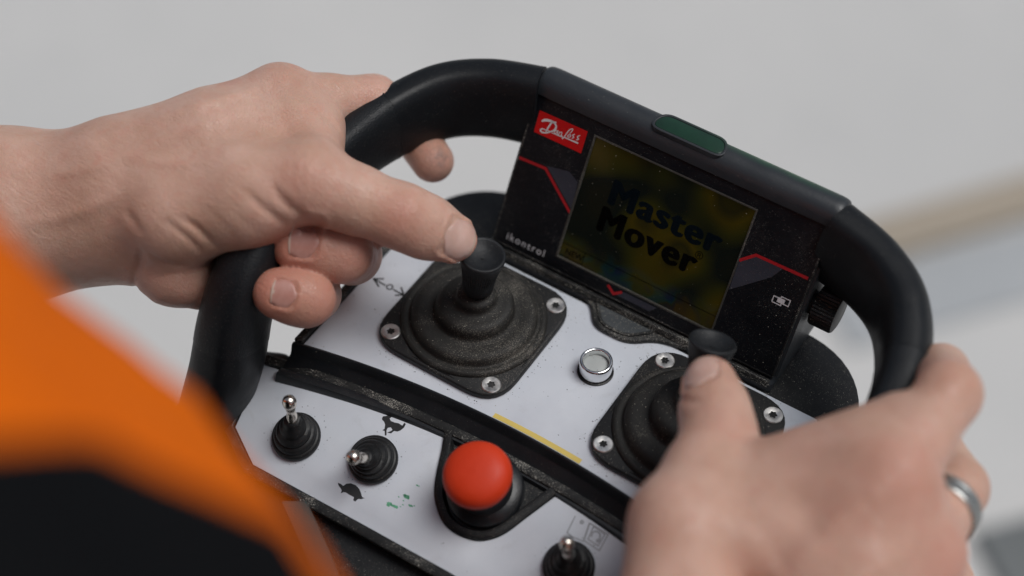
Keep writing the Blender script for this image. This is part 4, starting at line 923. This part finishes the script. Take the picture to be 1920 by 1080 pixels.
for s in (-1, 1):
    x = 36+s*112
    mesh('work_boot', *loft([((x, -330, -1000), (46, 0, 0), (0, 120, 0)), ((x, -328, -965), (48, 0, 0), (0, 122, 0)), ((x, -345, -930), (44, 0, 0), (0, 95, 0)), ((x, -360, -880), (44, 0, 0), (0, 55, 0))], 28), M['leather'], PERSON, (x, -330, -1000), auto=60)
# ------------------------------------------------------------------ strap hanging from the front of the unit
sp_ = catmull([(-15.38,-100.95,-13.97), (-2.79,-108.44,-15.63), (11.54,-117.32,-19.01), (27.78,-130.65,-25.09)], 8); V = []; F = []
for p in sp_:
    for dx, dn in ((-4.5, 1.2), (4.5, 1.2), (4.5, -1.2), (-4.5, -1.2)): V.append(p+IMR*dx+CAMV*dn)
for k in range(len(sp_)-1):
    for i in range(4): F.append((k*4+i, k*4+(i+1) % 4, (k+1)*4+(i+1) % 4, (k+1)*4+i))
F += [(3, 2, 1, 0), tuple(range((len(sp_)-1)*4, len(sp_)*4))]
mesh('strap', V, F, M['strap'], RC, tuple(sp_[0]), auto=30)
# ------------------------------------------------------------------ things on the ground far below
def beam(name, a, b_, w, h, mat, label, cat, z=-1000, bev=6):
    a = np.asarray(a, float); b_ = np.asarray(b_, float); d = unit(b_-a); nrm = np.array((-d[1], d[0], 0)); 
    ol = [(a+nrm*w/2)[:2], (a-nrm*w/2)[:2], (b_-nrm*w/2)[:2], (b_+nrm*w/2)[:2]]
    V, F = prism(TOPF, ol, z, z+h); o = mesh(name, V, F, mat, None, tuple(((a+b_)/2)[:2])+(z,), bevel=bev); return tag(o, label, cat)

g0 = np.array((-119.92,1001.75,-1000)); g1 = np.array((204.18,1441.96,-1000))
beam('timber_batten', g0, g1, 58, 22, M['wood'], 'pale timber batten lying on the floor behind the right handle', 'batten')
g0 = np.array((-92.18,900.25,-1000)); g1 = np.array((239.42,1330.38,-1000))
beam('floor_shade_strip', g0, g1, 100, 6, M['shadestrip'], 'grey blue strip standing in for the shade along the near side of the timber batten', 'strip', bev=1)  # shade beside the batten, put in as a grey strip
g0 = np.array((230.92,654.64,-1000)); g1 = np.array((476.87,945.53,-1000))
beam('rubber_mat', g0, g1, 190, 12, M['mat'], 'dark grey rubber mat on the floor at the lower right', 'mat', bev=3)

# ------------------------------------------------------------------ loose dust lying on the unit
bpy.context.view_layer.update(); dg = bpy.context.evaluated_depsgraph_get(); dg.update(); rnd = random.Random(11)
def grains(name, spots, mat, smin_, smax_):
    V = []; F = []
    for (x, y, z0) in spots:
        hit, loc, nrm, _, ob, _ = sc.ray_cast(dg, W((x, y, z0)), Vector((0, 0, -1)), distance=0.06)
        if not hit or ob.name.startswith('body') or nrm.z < 0.25: continue
        c = np.array(loc)*1000-np.array((0, 0, LIFT)); r = rnd.uniform(smin_, smax_)*rnd.uniform(0.5, 1.0); k = len(V)
        a = rnd.uniform(0, 6.28)
        for q in range(4): V.append(c+np.array((r*math.cos(a+q*1.57)*rnd.uniform(0.7, 1.3), r*math.sin(a+q*1.57)*rnd.uniform(0.7, 1.3), 0.02)))
        V.append(c+np.array((0, 0, r*0.8))); F += [(k, k+1, k+4), (k+1, k+2, k+4), (k+2, k+3, k+4), (k+3, k, k+4)]
    o = mesh(name, V, F, mat, RC, (XC, 0, 0), smooth=False); o['kind'] = 'stuff'
U = rnd.uniform; G = rnd.gauss
pale = [(U(-16, 116), 36.6-abs(G(0, 1.6)), 20) for _ in range(520)]+[(U(-40, 60), 33.5+G(0, 1.2), 20) for _ in range(160)]+[(XC+U(-26, 28), U(24, 36), 20) for _ in range(170)]
pale += [(U(100, 152), U(36, 72), 40) for _ in range(170)]+[(U(-52, -5), U(40, 72), 20) for _ in range(60)]+[(t*62-31, 0, 12) for t in ()]
for cx in (0, 99):
    pale += [(cx+U(-31, 31), U(-31, 31), 26) for _ in range(260)]
pale += [(U(-60, 110), yfront(0)-U(8, 13), 4) for _ in range(50)]
grains('pale_dust', pale, plastic('pale dust', (0.36, 0.335, 0.285), 0.9), 0.10, 0.27)
dark = []
for cx in (0, 99):
    for _ in range(170):
        e = rnd.choice((0, 1, 2, 3)); t = U(-26, 26); d = 31.3+abs(G(0, 1.6)); dark.append((cx+(t, t, d, -d)[e], (d, -d, t, t)[e], 6))
dark += [(U(-50, 140), U(-34, 33), 6) for _ in range(110)]
dark += [(53.6+G(0, 8), 6.4+G(0, 7), 9) for _ in range(30)]
for tx, ty in ((-33, -76), (-0.5, -69.5), (87.8, -68.5)): dark += [(tx+(10+abs(G(0, 2.0)))*math.cos(q*0.21), ty+(10+abs(G(0, 2.0)))*math.sin(q*0.21), 4) for q in range(30)]
grains('dark_dust', dark, plastic('dark dust', (0.06, 0.055, 0.05), 0.9), 0.12, 0.34)
